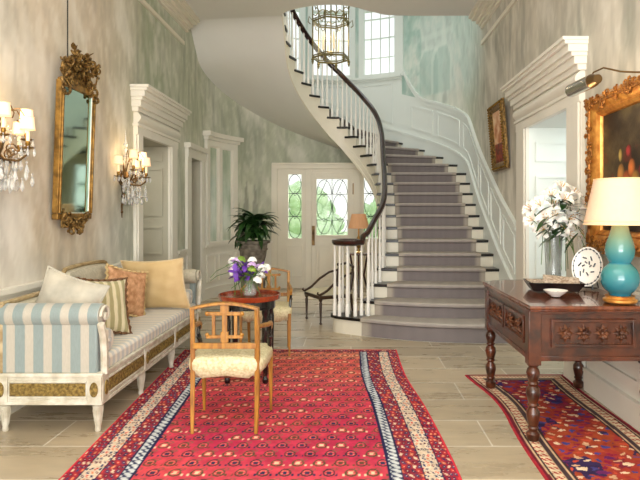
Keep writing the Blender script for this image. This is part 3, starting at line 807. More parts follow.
# balusters
def baluster_mesh(h, name='baluster'):
    mb = MB()
    pr = [(.021,0),(.021,.13),(.015,.14),(.02,.155),(.013,.17),(.017,.22),(.019,.27),(.015,.36),(.0115,.5),(.0105,.62),(.012,.68),(.0105,.72),(.012,h)]
    pr = [(r*1.05, z) for r, z in pr if z < h-.01]+[(.012, h)]
    mb.lathe(pr, seg=8); return mb.build(name, 'baluster_white', stair)
proto = baluster_mesh(.8)
first = True; nb = 0
def put(x, y, z0, z1):
    global first, nb
    o = proto if first else proto.copy()
    if not first: COL.objects.link(o); o.parent = stair
    first = False; nb += 1
    o.location = (x-SO[0], y-SO[1], z0); o.scale = (1, 1, (z1-z0)/.8)
for n in range(2, 27):
    for q in (.22, .72):
        u = n+q
        if n == 26 and q > .5: continue
        a = inner(u); b = outer(u, .02); d = (b-a).normalized(); p = a+d*.035
        h = np.interp(u, [1, 2, 3, 4, 12, 26, 28], [.88, .80, .77, .77, .76, .74, .74])
        put(p.x, p.y, ZN(n), ZN(min(u, 26))+h-.02)
for a in (-2.75, -2.2, -1.65, -1.1, -.5, -3.5, -4.3):
    put(VX+.175*math.cos(a), VY+.15*math.sin(a), ZN(1), VZ-.02)
put(VX, VY, ZN(1), VZ-.02)
put(.20, 6.53, ZN(1), 1.06)
print('balusters', nb)

# ------------------------------------------------------------ lantern
LX, LY = -.30, 8.35
lan = thing('hanging_lantern', 'iron and glass hall lantern hanging in the stair well', 'lantern', (LX, LY, 3.62))
def ringpts(r, z, n=6, ph=0): return [(r*math.cos(2*PI*k/n+ph), r*math.sin(2*PI*k/n+ph), z) for k in range(n)]
mb = MB(); R_ = .275; n6 = 6; ph = .26
hp = ringpts(R_, 0, n6, ph)
for z in (.08, .62):
    mb.tube([(x, y, z) for x, y, _ in hp], .014, 6, closed=True); mb.tube([(x, y, z+.03) for x, y, _ in hp], .009, 6, closed=True)
for x, y, _ in hp:
    mb.tube([(x, y, .06), (x, y, .88)], .011, 6)
    mb.ball((x, y, .05), .024, 8); mb.lathe([(.006, -.04), (.02, 0), (.006, .03)], x, y, .02, 8)
    q = Vector((x, y, 0)).normalized()
    mb.tube([(x, y, .85), (x*1.12, y*1.12, .95), (x*.8, y*.8, 1.05), (x*.35, y*.35, 1.12), (0, 0, 1.3)], .009, 6)
    mb.tube([(x*1.02, y*1.02, .63), (x*1.2, y*1.2, .68), (x*1.25, y*1.25, .6), (x*1.12, y*1.12, .57)], .007, 6)
for k in range(6):
    a = Vector(hp[k]); b = Vector(hp[(k+1) % 6]); m_ = (a+b)/2; d = (b-a)
    c = []
    for q in range(13):
        t = q/12; c.append(tuple(a+d*t+Vector((0, 0, .66+.06*math.sin(t*2*PI)+.04*math.cos(t*4*PI)))))
    mb.tube(c, .007, 5)
    c = [tuple(a+d*(q/12)+Vector((0, 0, .84+.05*abs(math.sin(q/12*2*PI))))) for q in range(13)]; mb.tube(c, .008, 5)
mb.build('frame', 'iron', lan)
mb = MB()
for k in range(6):
    a = hp[k]; b = hp[(k+1) % 6]
    mb.add([(a[0]*.97, a[1]*.97, .09), (b[0]*.97, b[1]*.97, .09), (b[0]*.97, b[1]*.97, .62), (a[0]*.97, a[1]*.97, .62)], [(0,1,2,3)])
mb.build('glass_panel', 'glass', lan, smooth=False)
mb = MB(); mb.tube([(0,0,.14),(0,0,1.35)], .01, 6); mb.lathe([(.01,0),(.04,.02),(.02,.06),(.01,.08)], z=.12, seg=10)
for k in range(4):
    a = k*PI/2+.4; mb.tube([(0,0,.16),(.05*math.cos(a),.05*math.sin(a),.12),(.11*math.cos(a),.11*math.sin(a),.15),(.12*math.cos(a),.12*math.sin(a),.2)], .007, 6)
mb.build('candle_arm', 'iron', lan)
for k in range(4):
    a = k*PI/2+.4; mb = MB(); mb.lathe([(.014,0),(.014,.2),(.004,.205)], .12*math.cos(a), .12*math.sin(a), .2, 10); c = mb.build('candle', 'candle_wax', lan)
    mb = MB(); mb.lathe([(.004,0),(.012,.02),(.009,.045),(.001,.07)], .12*math.cos(a), .12*math.sin(a), .405, 8); mb.build('bulb', 'shade_lit', c)
mb = MB()
z = 1.3
k = 0
while z < 3.56:
    pts = [(.013*math.cos(t*PI/4)*(1 if k % 2 else 0), .013*math.cos(t*PI/4)*(0 if k % 2 else 1), z+.022+.022*math.sin(t*PI/4)) for t in range(8)]
    mb.tube(pts, .004, 4, closed=True); z += .036; k += 1
mb.build('chain', 'iron', lan)
# ------------------------------------------------------------ rugs
def rug(name, xl, xr, y0, y1, colf, label, res=.0085, warp=None):
    ny = int((y1-y0)/res); wmax = 3
    ys = np.linspace(y0, y1, ny+1); L = np.array([xl(y) for y in ys]); R = np.array([xr(y) for y in ys])
    nx = int(np.max(R-L)/res); u = np.linspace(0, 1, nx+1)
    X = L[:, None]+(R-L)[:, None]*u[None]; Y = np.repeat(ys[:, None], nx+1, 1)
    Z = .007+.003*fbm(X*3, Y*3, 5, 3)
    Z[0] = Z[-1] = .0; Z[:, 0] = Z[:, -1] = 0
    W = (R-L)[:, None]; D0 = X-L[:, None]; D1 = R[:, None]-X
    C = colf(X, Y, D0, D1, Y-y0, y1-Y)
    mb = MB(); mb.v = list(map(tuple, np.stack([X, Y, Z], -1).reshape(-1, 3)))
    m = nx+1
    mb.f = [(i*m+j, i*m+j+1, (i+1)*m+j+1, (i+1)*m+j) for i in range(ny) for j in range(nx)]
    mb.c = tolin(C).reshape(-1, 4)
    o = mb.build(name, 'rug_pile'); tag(o, label, 'rug'); return o
def cells(X, Y, cx, cy, seed):
    i = np.floor(X/cx).astype(np.int64); j = np.floor(Y/cy).astype(np.int64)
    n = (i*7349 + j*9151 + seed*131) & 0xffff
    n = (n*40503 ^ (n >> 5)) & 0xffff
    return X/cx-i-.5, Y/cy-j-.5, n/65535.
def pick(r, cols):
    k = np.clip((r*len(cols)).astype(int), 0, len(cols)-1)
    return np.array([H(c) for c in cols])[k]
def floral(X, Y, base, seed, s=.03):
    a, b, r = cells(X+.01*np.sin(Y*40), Y, s, s*1.75, seed)
    c = H(base)+0*X[..., None]
    m = (a*a+b*b < .10)|((np.abs(a+b*.8) < .10)&(np.abs(b) < .42))
    c = np.where(m[..., None], pick(r, ['DCC4A8', '2E3560', 'D0483C', '2A2A50', '5E1A34', 'D8805A', '3A4468']), c)
    m = (a*a+b*b < .012)
    return np.where(m[..., None], H('E8C8B0'), c)
def red_rug(X, Y, D0, D1, E0, E1):
    d = np.minimum(D0, D1); e = np.minimum(E0, E1)
    n = fbm(X*.9, Y*2.2, 8, 4); n2 = fbm(X*6, Y*6, 18, 3)
    red = mixc(H('CC4656')+0*X[..., None], H('DE5A54')+0*X[..., None], (n-.4)*3)
    red = mixc(red, H('B42C50')+0*red, np.clip((fbm(X*1.3, Y*2.5, 33, 3)-.5)*3, 0, .7))
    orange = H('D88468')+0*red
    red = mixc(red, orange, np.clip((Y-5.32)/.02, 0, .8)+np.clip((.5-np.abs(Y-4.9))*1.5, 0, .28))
    # boteh motifs in staggered rows
    cx, cy = .118, .118
    row = np.floor(Y/cy); Xs = X+(row % 2)*cx/2
    a, b, r = cells(Xs, Y, cx, cy, 3); a = a*cx; b = b*cy
    b = b+.006; q = np.sqrt((a/(.034-.16*np.clip(b, -.05, .05)))**2+(b/.046)**2)
    ring = (q < 1.0) & (q > .70) ; core = ((np.abs(a) < .012) & (np.abs(b+.004) < .016)) | ((np.abs(a) > .036) & (np.abs(a) < .048) & (np.abs(b+.03) < .012)); mid = (q < .66) & (np.abs(np.abs(b)-.5*np.abs(a)-.008) < .008)
    c = red
    c = np.where(ring[..., None], mixc(H('45303E')+0*c, H('5E5038')+0*c, r*1.2), c)
    c = np.where(mid[..., None], mixc(c, H('F0A070')+0*c, np.full(X.shape, .6)), c)
    c = np.where(core[..., None], pick(r, ['4A3450', '2E3150', '6A4A3A', 'E8C0A0']), c)
    hook = (np.abs(np.sqrt((a-.03)**2+(b-.04)**2)-.014) < .004)
    c = np.where(hook[..., None], H('8A5A50'), c)
    # borders measured from the two long sides and the ends
    D = np.minimum(d, e)
    B1 = floral(X, Y, '9A2A3A', 4, .026); B2 = floral(X, Y, '94303E', 5, .03); 
    cream = floral(X, Y, 'DCC9B2', 6, .024)
    a2, b2, r2 = cells(X, Y, .055, .05, 9)
    chain = np.where((np.abs(a2*.9+b2*.7) < .3)[..., None], H('C8CCCC'), H('3E4560'))
    navy = H('26264A')+0*c
    side = d
    def lay(c, lo, hi, v, dd=None):
        dd = side if dd is None else dd
        return np.where(((dd >= lo) & (dd < hi))[..., None], v, c)
    c = lay(c, .37, .385, navy); c = lay(c, .315, .37, chain); c = lay(c, .305, .315, navy)
    c = lay(c, .2, .305, B2); c = lay(c, .19, .2, navy); c = lay(c, .1, .19, cream); c = lay(c, .092, .1, navy)
    c = lay(c, .018, .092, B1); c = lay(c, 0, .018, H('D83848')+0*c)
    c = lay(c, 0, .09, np.where((e < .02)[..., None], H('D86058'), B1), np.where(d > .09, e, 9)); c = lay(c, .09, .1, navy, np.where(d > .1, e, 9))
    g = (.86+.28*fbm(X*28, Y*28, 51, 3))[..., None]
    return c*g
ry = [.8, 2.94, 3.45, 3.8, 4.22, 4.6, 5.03, 5.72]; rx = [.56, .588, .572, .553, .53, .480, .465, .467]
def smoothx(y, ys, xs):
    t = 0
    for k in range(-3, 4): t += np.interp(y+k*.09, ys, xs)
    return t/7
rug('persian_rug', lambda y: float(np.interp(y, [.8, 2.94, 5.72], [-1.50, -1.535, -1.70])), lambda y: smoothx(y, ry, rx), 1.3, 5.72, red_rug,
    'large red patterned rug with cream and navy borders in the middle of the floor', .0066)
def blue_rug(X, Y, D0, D1, E0, E1):
    d = np.minimum(D0, D1); D = np.minimum(d, E1)
    n = fbm(X*6, Y*4.5, 80, 4)*.8-.02+np.clip((4.35-Y)*.28, 0, .32)
    X0_, Y0_ = X, Y; X = X+.03*(fbm(X*18, Y*18, 84, 2)-.5)*2; Y = Y+.03*(fbm(X*17, Y*17, 85, 2)-.5)*2
    base = pick(np.clip(n*1.15+.0, 0, .999), ['2E2550', '6E1E48', '3A2A5E', '7E2A3A', 'A03A30', 'A8482E', '3A2C50'])
    cx, cy = .06, .048; row = np.floor(Y/cy); Xs = X+(row % 2)*cx/2
    a, b, r = cells(Xs, Y, cx, cy, 13)
    c = base
    m = (np.abs(a) < .34) & (np.abs(b) < .2) | (np.abs(b) < .36) & (np.abs(a) < .12)
    c = np.where(m[..., None], pick(r, ['D8A882', '8C2040', '4A4480', 'E8C8A8', 'C85038', '6A2A60', '38507A', 'C8705A']), c)
    c = np.where((r > .72)[..., None], base, c); X, Y = X0_, Y0_
    a2, b2, r2 = cells(X+Y*.6, Y, .03, .055, 23)
    dash = np.where(((np.abs(a2) < .28) & (np.abs(b2) < .3))[..., None], H('A83030'), H('DCC8A6'))
    w = D
    def lay(c, lo, hi, v): return np.where(((w >= lo) & (w < hi))[..., None], v, c)
    k1 = H('3E2E30')+0*c; k2 = H('C9A886')+0*c
    c = lay(c, .155, .17, k1); c = lay(c, .145, .155, k2); c = lay(c, .115, .145, k1+.05); c = lay(c, .108, .115, k2)
    c = lay(c, .055, .108, dash); c = lay(c, .045, .055, k1); c = lay(c, .035, .045, k2); c = lay(c, .015, .035, H('6A2430')+0*c); c = lay(c, 0, .015, H('A8303A')+0*c)
    return c*(.85+.3*fbm(X*28, Y*28, 52, 3))[..., None]
by = [1.3, 2.94, 3.0, 3.47, 4.07, 4.4, 4.85]; bx = [1.0, 1.017, 1.02, 1.025, 1.09, 1.05, .96]
rug('persian_runner', lambda y: smoothx(y, by, bx), lambda y: 1.825+.012*math.sin(y*4), 1.6, 4.83, blue_rug,
    'dark blue and wine patterned rug under the carved oak table', .0062)

# ------------------------------------------------------------ sofa
SF = (-1.92, 4.7, 0)
sofa = thing('sofa', 'antique white and gilt sofa upholstered in grey blue stripes against the left wall', 'sofa', SF)
XB, XF, YN, YF = -2.26, -1.585, 3.55, 5.86
def sleg(x, y):
    mb = MB(); mb.lathe([(.017,0),(.022,.012),(.017,.03),(.02,.04),(.033,.15),(.036,.165),(.026,.172),(.036,.18),(.036,.2)], x, y, 0, 12)
    for k in range(8):
        a = k*PI/4; mb.tube([(x+.019*math.cos(a), y+.019*math.sin(a), .045), (x+.033*math.cos(a), y+.033*math.sin(a), .145)], .003, 4)
    return mb.build('leg', 'sofa_white', sofa, SF)
for y in (3.60, 4.33, 5.06, 5.80): sleg(XF-.04, y)
for y in (3.60, 5.80): sleg(XB+.04, y)
mb = MB()
mb.box(XB, XF, YN, YN+.05, .19, .37); mb.box(XB, XF, YF-.05, YF, .19, .37); mb.box(XF-.05, XF, YN, YF, .19, .37); mb.box(XB, XB+.05, YN, YF, .19, .37)
mb.box(XB-.01, XF+.012, YN-.012, YF+.012, .362, .382); mb.box(XB-.005, XF+.008, YN-.008, YF+.008, .185, .205)
for z0, z1 in ((.225,.235),(.325,.335)):
    mb.box(XB+.09, XF-.09, YN-.007, YN, z0, z1)
for y0, y1 in ((3.66,4.27),(4.39,5.0),(5.12,5.74)):
    for z0, z1 in ((.225,.235),(.325,.335)): mb.box(XF, XF+.007, y0, y1, z0, z1)
for y in (3.60, 4.33, 5.06, 5.80): mb.box(XF-.03, XF+.01, y-.045, y+.045, .2, .365)
for x in (XB+.04, XF-.04): mb.box(x-.04, x+.045, YN-.01, YN+.03, .2, .365)
mb.build('frame', 'sofa_white', sofa, SF, bevel=.004)
def gp(b): b.build('gilt_panel', 'sofa_gilt', sofa, SF, label='carved gilt frieze panel')
mb = MB(); mb.box(XB+.1, XF-.1, YN-.004, YN+.01, .242, .318)
for k in range(13):
    x = XB+.125+k*.0355
    mb.tube([(x+.02*math.cos(q*PI/5), YN-.006, .28+.028*math.sin(q*PI/5)) for q in range(10)], .004, 5, closed=True)
gp(mb)
for y0, y1 in ((3.66,4.27),(4.39,5.0),(5.12,5.74)):
    mb = MB(); mb.box(XF-.01, XF+.004, y0, y1, .242, .318)
    for k in range(int((y1-y0)/.038)):
        y = y0+.02+k*.038; mb.tube([(XF+.006, y+.02*math.cos(q*PI/4), .28+.028*math.sin(q*PI/4)) for q in range(8)], .004, 4, closed=True)
    gp(mb)
for (x, y, ax) in ((XB+.04, YN-.012, 1), (XF-.04, YN-.012, 1), (XF+.012, 3.6, 0), (XF+.012, 4.33, 0), (XF+.012, 5.06, 0), (XF+.012, 5.8, 0)):
    mb = MB(); M = Matrix.Rotation(PI/2, 3, 'X') if ax else Matrix.Rotation(PI/2, 3, 'Y')
    prof = [(.036,0),(.034,.006),(.026,.003),(.012,.009),(.0001,.011)]
    if not ax: mb.lathe(prof, x, y, .282, 14, M=M, sx=1.35, sy=.75)
    else: mb.lathe([(r, h) for r, h in prof], x, y, .282, 14, M=M, sx=.75, sy=1.35)
    mb.build('rosette', 'sofa_gilt', sofa, SF)
# arms: upholstered slab, roll, scrolled white facing
def arm(yc, s, nm=''):
    mb = MB(); mb.box(XB+.02, XF-.03, yc-.035, yc+.035, .38, .72); mb.build('arm_panel', 'sofa_stripe', sofa, SF, bevel=.01)
    mb = MB(); M = Matrix.Rotation(PI/2, 3, 'Y'); L = XF-XB-.0
    mb.lathe([(.05,0),(.068,.008),(.075,.03),(.075,L-.04),(.07,L-.015),(.05,L-.008)], XB, yc+s*.012, .745, 20, M=M)
    mb.build('arm_roll', 'sofa_stripe' if s > 0 else 'sofa_plain', sofa, SF)
    mb = MB(); pts = [(XF+.004, yc, .37), (XF+.004, yc-s*.003, .5), (XF+.004, yc-s*.02, .62), (XF+.004, yc-s*.055, .70)]
    mb.tube(pts, .024, 6)
    sp = [(XF+.004, yc+s*.012+(.07-.005*k)*math.cos(PI+k*.55)*s, .745+(.07-.005*k)*math.sin(k*.55)) for k in range(13)]
    mb.tube(sp, .01, 6); M2 = Matrix.Rotation(PI/2, 3, 'Y'); mb.lathe([(.02,-.01),(.018,.012),(.0001,.016)], XF, yc+s*.012, .745, 10, M=M2)
    mb.build('arm_facing', 'sofa_white', sofa, SF)
arm(YN+.045, 1); arm(YF-.045, -1)
# back with a humped crest
def crest(y):
    t = abs(y-4.72)
    c = .96 if t < .36 else .96-.13*min(1, (t-.36)/.16)**.7
    return c + (.015*math.cos(t/.36*PI/2) if t < .36 else 0) - (.02*(t-.5) if t > .5 else 0)
ysn = [YN+.02+(YF-YN-.04)*k/60 for k in range(61)]
mb = MB(); rows = []
for y in ysn:
    z = crest(y)-.02
    rows.append([(XB+.005, y, .37), (XB+.005, y, z), (XB+.02, y, z+.008), (XB+.075, y, z-.01), (XB+.10, y, z-.06), (XB+.11, y, .6), (XB+.11, y, .4)])
mb.grid(rows); mb.build('backrest', 'sofa_plain', sofa, SF)
mb = MB(); mb.tube([(XB+.03, y, crest(y)+.0) for y in ysn], .017, 8)
for yy in (YN+.02, YF-.02): mb.tube([(XB+.03, yy, .38), (XB+.03, yy, crest(yy))], .02, 6)
mb.build('crest_rail', mat('crest_wood', 'B7A37E', .45, h2='8C7448', nscale=15), sofa, SF, label='worn beige and gilt crest rail')
mb = MB(); mb.box(XB+.10, XF-.005, YN+.09, YF-.09, .37, .475); mb.build('seat_cushion', 'cushion_stripe', sofa, SF, bevel=.03, label='cream seat cushion with pale grey stripes')
for y in (YN+.20, YF-.20):
    mb = MB(); M = Matrix.Rotation(PI/2, 3, 'Y')
    mb.lathe([(.001,-.004),(.02,0),(.07,.004),(.078,.02),(.078,.48),(.07,.497),(.05,.500),(.02,.497),(.018,.506),(.001,.508)], XF-.53, y, .553, 20, M=M)
    b = mb.build('bolster', 'cushion_stripe', sofa, SF)
    mb = MB(); mb.tube([(XF-.53+.495, y+.073*math.cos(k*PI/10), .553+.073*math.sin(k*PI/10)) for k in range(20)], .006, 5, closed=True)
    mb.tube([(XF-.53+.505, y+.02*math.cos(k*PI/5), .553+.02*math.sin(k*PI/5)) for k in range(10)], .005, 5, closed=True)
    mb.build('piping', 'trim_brown', b)

def pillow(name, label, m, loc, rot, w, h, t, edge=None, fr=0, tassel=False):
    mb = MB(); N = 18
    for sgn in (-1, 1):
        rows = []
        for i in range(N+1):
            u = -1+2*i/N; row = []
            for j in range(N+1):
                v = -1+2*j/N
                x = w/2*u*(1-.10*(1-v*v)*u*u); z = h/2*v*(1-.10*(1-u*u)*v*v)
                q = max(0, (1-u**2)*(1-v**2))**.5
                wr = .012*math.sin(u*9+v*4+w*30)*math.sin(v*7-u*3)*q
                row.append((x, sgn*(t/2*q**.8+wr*.6), z))
            rows.append(row)
        mb.grid(rows)
    o = mb.build(name, m, ang=80); o.location = loc; o.rotation_euler = [math.radians(a) for a in rot]
    tag(o, label, 'cushion')
    if edge:
        mb = MB(); pts = []
        for k in range(4*N):
            s, q = divmod(k, N); a = -1+2*q/N
            u, v = ((a, -1), (1, a), (-a, 1), (-1, -a))[s]
            x = w/2*u*(1-.10*(1-v*v)*u*u); z = h/2*v*(1-.10*(1-u*u)*v*v)
            pts.append((x*(1+fr*.5), (.010*(1 if k % 2 else -1) if fr else 0), z*(1+fr*.5)))
        mb.tube(pts, .008 if not fr else .014, 6, closed=True, flat=1 if not fr else .8); mb.build('trim', edge, o)
    if tassel:
        mb = MB()
        for k in range(5): mb.ball((0, -t/2-.002+.002*k*0, h*(-.3+.15*k)), .014, 8)
        mb.build('button', edge, o)
    return o
pillow('cushion', 'pale grey square cushion leaning on the near arm of the sofa', 'grey_pillow', (-1.97, 3.86, .735), (-14, 15, -12), .50, .48, .15, 'grey_pillow')
pillow('cushion', 'olive and cream ruffled cushion behind the pale grey one on the sofa', 'olive_stripe', (-1.87, 4.20, .70), (-20, 6, 50), .42, .43, .12, 'trim_brown', .05, False)
pillow('cushion', 'small peach patterned cushion in the middle of the sofa', 'peach_pillow', (-1.99, 4.95, .70), (-12, 14, 58), .42, .42, .15, 'fringe', .05)
pillow('cushion', 'large plain gold cushion leaning on the far arm of the sofa', 'gold_pillow', (-1.87, 5.36, .715), (12, -3, -10), .64, .5, .16, 'tan_pillow')

# ------------------------------------------------------------ honey coloured armchairs
def armchair(label, group=None):
    t = thing('armchair', label, 'chair', (0,0,0))
    def up(x):
        mb = MB(); sg = 1 if x > 0 else -1
        mb.tube([(x-sg*.004, -.225, 0), (x, -.205, .2), (x, -.195, .42), (x, -.20, .62), (x, -.215, .795)], [.014,.019,.021,.02,.019], 4)
        return mb.build('rear_leg', 'honey_wood', t, bevel=.003)
    def fl(x):
        mb = MB(); mb.tube([(x*1.0, .2, 0), (x, .19, .2), (x, .185, .42)], [.012,.018,.022], 4)
        return mb.build('front_leg', 'honey_wood', t, bevel=.003)
    for x in (-.205, .205): up(x)
    for x in (-.235, .235): fl(x)
    # loose upholstered seat draped over the rails
    mb = MB(); rows = []
    prof = [(.42,.345),(.46,.36),(.50,.40),(.505,.44),(.49,.465),(.44,.48),(.3,.487),(.0,.49)]
    def outline(sc):
        w = .5*sc; p = []
        for k in range(32):
            a = 2*PI*k/32; c, s = math.cos(a), math.sin(a)
            e = .32; x = math.copysign(abs(c)**e, c)*w; y = math.copysign(abs(s)**e, s)*w*.88
            x *= (1+.09*(y/.5)); p.append((x, y+.0))
        return p
    for sc, z in prof:
        o = outline(sc)
        rows.append([(x, y-.005, z+(.010*math.sin(k*1.9)*(1 if z < .37 else .2))) for k, (x, y) in enumerate(o)])
    mb.grid([[r[k] for r in rows] for k in range(32)], close=True)
    mb.add([rows[0][k] for k in range(32)], [tuple(range(32))])
    mb.build('seat', 'seat_damask', t, ang=70)
    yb = -.208
    mb = MB(); n = 20
    arc_ = [(-.215+.43*k/n, yb-.006, .785+.035*math.sin(PI*k/n)) for k in range(n+1)]
    mb.tube(arc_, .021, 6, flat=.6); mb.build('crest_rail', 'honey_wood', t)
    mb = MB(); mb.box(-.2, .2, yb-.012, yb+.014, .535, .568)
    mb.box(-.105, .105, yb-.01, yb+.01, .745, .765); mb.box(-.115, .115, yb-.01, yb+.01, .60, .617)
    mb.build('back_rail', 'honey_wood', t, bevel=.003)
    mb = MB(); mb.box(-.014, .014, yb-.009, yb+.009, .55, .81)
    for x in (-.07, .07): mb.box(x-.008, x+.008, yb-.007, yb+.009, .60, .76)
    mb.box(-.024, .024, yb-.014, yb+.012, .575, .64); mb.box(-.026, .026, yb-.014, yb+.012, .755, .81)
    for x in (-.11, .11): mb.ball((x, yb-.004, .755), .016, 8); mb.ball((x, yb-.004, .622), .014, 8)
    mb.build('splat', 'honey_wood', t, bevel=.002)
    for sg in (-1, 1):
        mb = MB()
        mb.tube([(sg*.205, -.19, .67), (sg*.225, -.08, .655), (sg*.24, .03, .64), (sg*.245, .10, .635), (sg*.245, .125, .62), (sg*.245, .115, .60), (sg*.245,.10,.61)], [.014,.016,.017,.018,.016,.012,.01], 8)
        a = mb.build('armrest', 'honey_wood', t)
        mb = MB(); mb.tube([(sg*.243, .095, .63), (sg*.243, .07, .57), (sg*.238, .10, .51), (sg*.235, .13, .44)], [.012,.013,.015,.012], 8); mb.ball((sg*.243, .08, .545), .019, 8)
        mb.build('arm_support', 'black_lacquer', a, label='dark turned arm support')
    return t
c1 = armchair('honey wood armchair seen from behind standing nearest on the red rug'); c1.location = (-.80, 3.755, .008)
c2 = copy_tree(c1); c2.location = (-.845, 5.63, 0); c2.rotation_euler = (0,0,PI+.06); c2['label'] = 'honey wood armchair facing the camera behind the round table'

# ------------------------------------------------------------ round table and bouquet
TX, TY = -.853, 4.72
tb = thing('round_table', 'small round red brown table with black legs between the two armchairs', 'table', (TX, TY, .008))
mb = MB(); mb.lathe([(.0001,.668),(.24,.668),(.252,.672),(.258,.69),(.26,.712),(.252,.714),(.248,.692),(.0001,.69)], seg=40); mb.build('table_top', 'red_wood', tb, label='red brown dished table top')
mb = MB(); mb.lathe([(.19,.60),(.215,.60),(.215,.668),(.19,.668)], seg=32); mb.build('apron', 'black_lacquer', tb)
for sx in (-1, 1):
    for sy in (-1, 1):
        mb = MB(); mb.lathe([(.012,0),(.022,.01),(.024,.04),(.016,.06),(.02,.1),(.026,.3),(.03,.5),(.022,.55),(.032,.58),(.032,.61)], sx*.155, sy*.155, 0, 12); mb.build('leg', 'black_lacquer', tb)
mb = MB(); mb.lathe([(.0001,.14),(.17,.14),(.175,.15),(.17,.16),(.0001,.16)], seg=24); mb.build('shelf', 'black_lacquer', tb)
vs = thing('flower_vase', 'small clear glass vase on the round table', 'vase', (TX+.0, TY, .70))
mb = MB(); mb.lathe([(.035,0),(.055,.01),(.06,.03),(.045,.07),(.04,.11),(.055,.15),(.052,.15),(.037,.11),(.042,.07),(.055,.03),(.05,.014),(.0001,.012)], seg=20); mb.build('glass_body', 'glass', vs)
mb = MB(); mb.lathe([(.0001,.014),(.048,.015),(.053,.03),(.041,.068),(.0001,.07)], seg=16); mb.build('water', 'glass', vs)
random.seed(11)
def bloom(kind, r):
    mb = MB()
    if kind == 'iris':
        for k in range(6):
            a = k*PI/3; up = .9 if k % 2 else -.25
            for w in (0,):
                rows = []
                for i in range(5):
                    q = i/4; rr = r*q; zz = r*(up*q-(.7*q*q if k % 2 == 0 else .2*q*q)); ww = r*.42*math.sin(PI*min(.95, q*.8+.12))
                    c = Vector((rr*math.cos(a), rr*math.sin(a), zz)); s = Vector((-math.sin(a), math.cos(a), 0))
                    rows.append([tuple(c-s*ww+Vector((0,0,r*.08))), tuple(c), tuple(c+s*ww+Vector((0,0,r*.08)))])
                mb.grid(rows)
    else:
        for ring_, n, rr in ((0, 7, 1), (1, 6, .75), (2, 4, .45)):
            for k in range(n):
                a = 2*PI*k/n+ring_*.5; c = Vector((math.cos(a)*r*rr*.55, math.sin(a)*r*rr*.55, r*.15+ring_*r*.2))
                M = Matrix.Rotation(a, 3, 'Z') @ Matrix.Rotation(math.radians(50-ring_*22), 3, 'Y')
                mb.ball(tuple(c), r*.42*(1-.15*ring_), 8, .45, M=M)
    return mb
kinds = [('iris', 'petal_purple', 'purple iris bloom in the small vase bouquet', 'iris', 8), ('rose', 'petal_white', 'white rose bloom in the small vase bouquet', 'rose', 9),
         ('rose', 'petal_lilac', 'pale lilac bloom in the small vase bouquet', 'carnation', 5), ('rose', 'leaf_lime', 'lime green bloom in the small vase bouquet', 'chrysanthemum', 4)]
for knd, m, lab, nm, cnt in kinds:
    pr = None
    for k in range(cnt):
        if nm == 'iris': px, py, pz = random.uniform(-.13, .09), random.uniform(-.12, .02), random.uniform(.17, .26)
        elif nm == 'rose':
            if k < 4: px, py, pz = random.uniform(.05, .13), random.uniform(-.1, .05), random.uniform(.09, .26)
            else: px, py, pz = random.uniform(-.15, .04), random.uniform(-.1, .08), random.uniform(.2, .3)
        else: px, py, pz = random.uniform(-.15, .08), random.uniform(-.12, .06), random.uniform(.2, .31)
        if pr is None:
            t = thing(nm, lab, 'flower', (0,0,0), 0, {'iris':'purple irises in the small vase','rose':'white roses in the small vase','carnation':'lilac blooms in the small vase','chrysanthemum':'lime blooms in the small vase'}[nm])
            bloom(knd, .05 if nm != 'iris' else .055).build('petals', m, t, ang=80)
            pr = t; r = t
        else: r = copy_tree(pr)
        r.location = (TX+px, TY+py, .70+pz)
        r.rotation_euler = (-py*5, px*5, random.random()*6)
        # its own stem down into the vase
        mb = MB(); M = Euler(r.rotation_euler).to_matrix().inverted()
        tip = M @ (Vector((TX+px*.12, TY+py*.12, .80))-Vector(r.location)); low = M @ (Vector((TX+px*.08, TY+py*.08, .73))-Vector(r.location))
        mb.tube([(0,0,.005), tuple(tip), tuple(low)], .003, 5); mb.build('stem', 'stem_green', r)
def leafblade(mb, base, dir_, L, w, droop=.5, n=7, fold=.15):
    d = Vector(dir_).normalized(); side = d.cross(Vector((0,0,1)))
    if side.length < .1: side = Vector((1,0,0))
    side.normalize(); p = Vector(base); rows = []
    for i in range(n+1):
        q = i/n; ww = w*math.sin(PI*min(.98, .12+q*.88))**.8
        if i == n: ww = w*.03
        upv = side.cross(d).normalized()
        rows.append([tuple(p-side*ww+upv*ww*fold), tuple(p), tuple(p+side*ww+upv*ww*fold)])
        p = p+d*(L/n); d = (d+Vector((0,0,-droop*1.6/n))).normalized()
    mb.grid(rows)
mb = MB()
for k in range(26):
    a = random.uniform(0, 2*PI); el = random.uniform(.1, .9)
    leafblade(mb, (0,0,.13), (math.cos(a), math.sin(a)*.8, el), random.uniform(.12, .21), random.uniform(.012, .022), .35)
g = mb.build('greenery', 'leaf_lime', None, ang=80); g.location = (TX, TY, .70); tag(g, 'sprays of lime green leaves in the small vase bouquet', 'foliage')

# ------------------------------------------------------------ urn plant
UX, UY = -1.31, 7.5
ur = thing('potted_plant', 'dark green leafy plant in a tall stone urn by the curved wall', 'plant', (UX, UY, 0))
mb = MB(); mb.box(-.17, .17, -.17, .17, 0, .06); mb.box(-.14, .14, -.14, .14, .06, .50); mb.box(-.17, .17, -.17, .17, .50, .55); mb.build('pedestal', 'urn_stone', ur, bevel=.006)
mb = MB(); mb.lathe([(.11,.55),(.115,.57),(.07,.6),(.06,.62),(.10,.66),(.13,.72),(.155,.82),(.165,.90),(.175,.905),(.175,.93),(.168,.935),(.175,.99),(.205,1.0),(.21,1.03),(.19,1.03),(.17,.99),(.0001,.98)], seg=28, sx=1.1, sy=1.1)
u = mb.build('urn', 'urn_stone', ur)
mb = MB(); mb.lathe([(.0001,1.0),(.175,.995)], seg=20, caps=False); mb.build('soil', 'soil', u)
mb = MB(); random.seed(5)
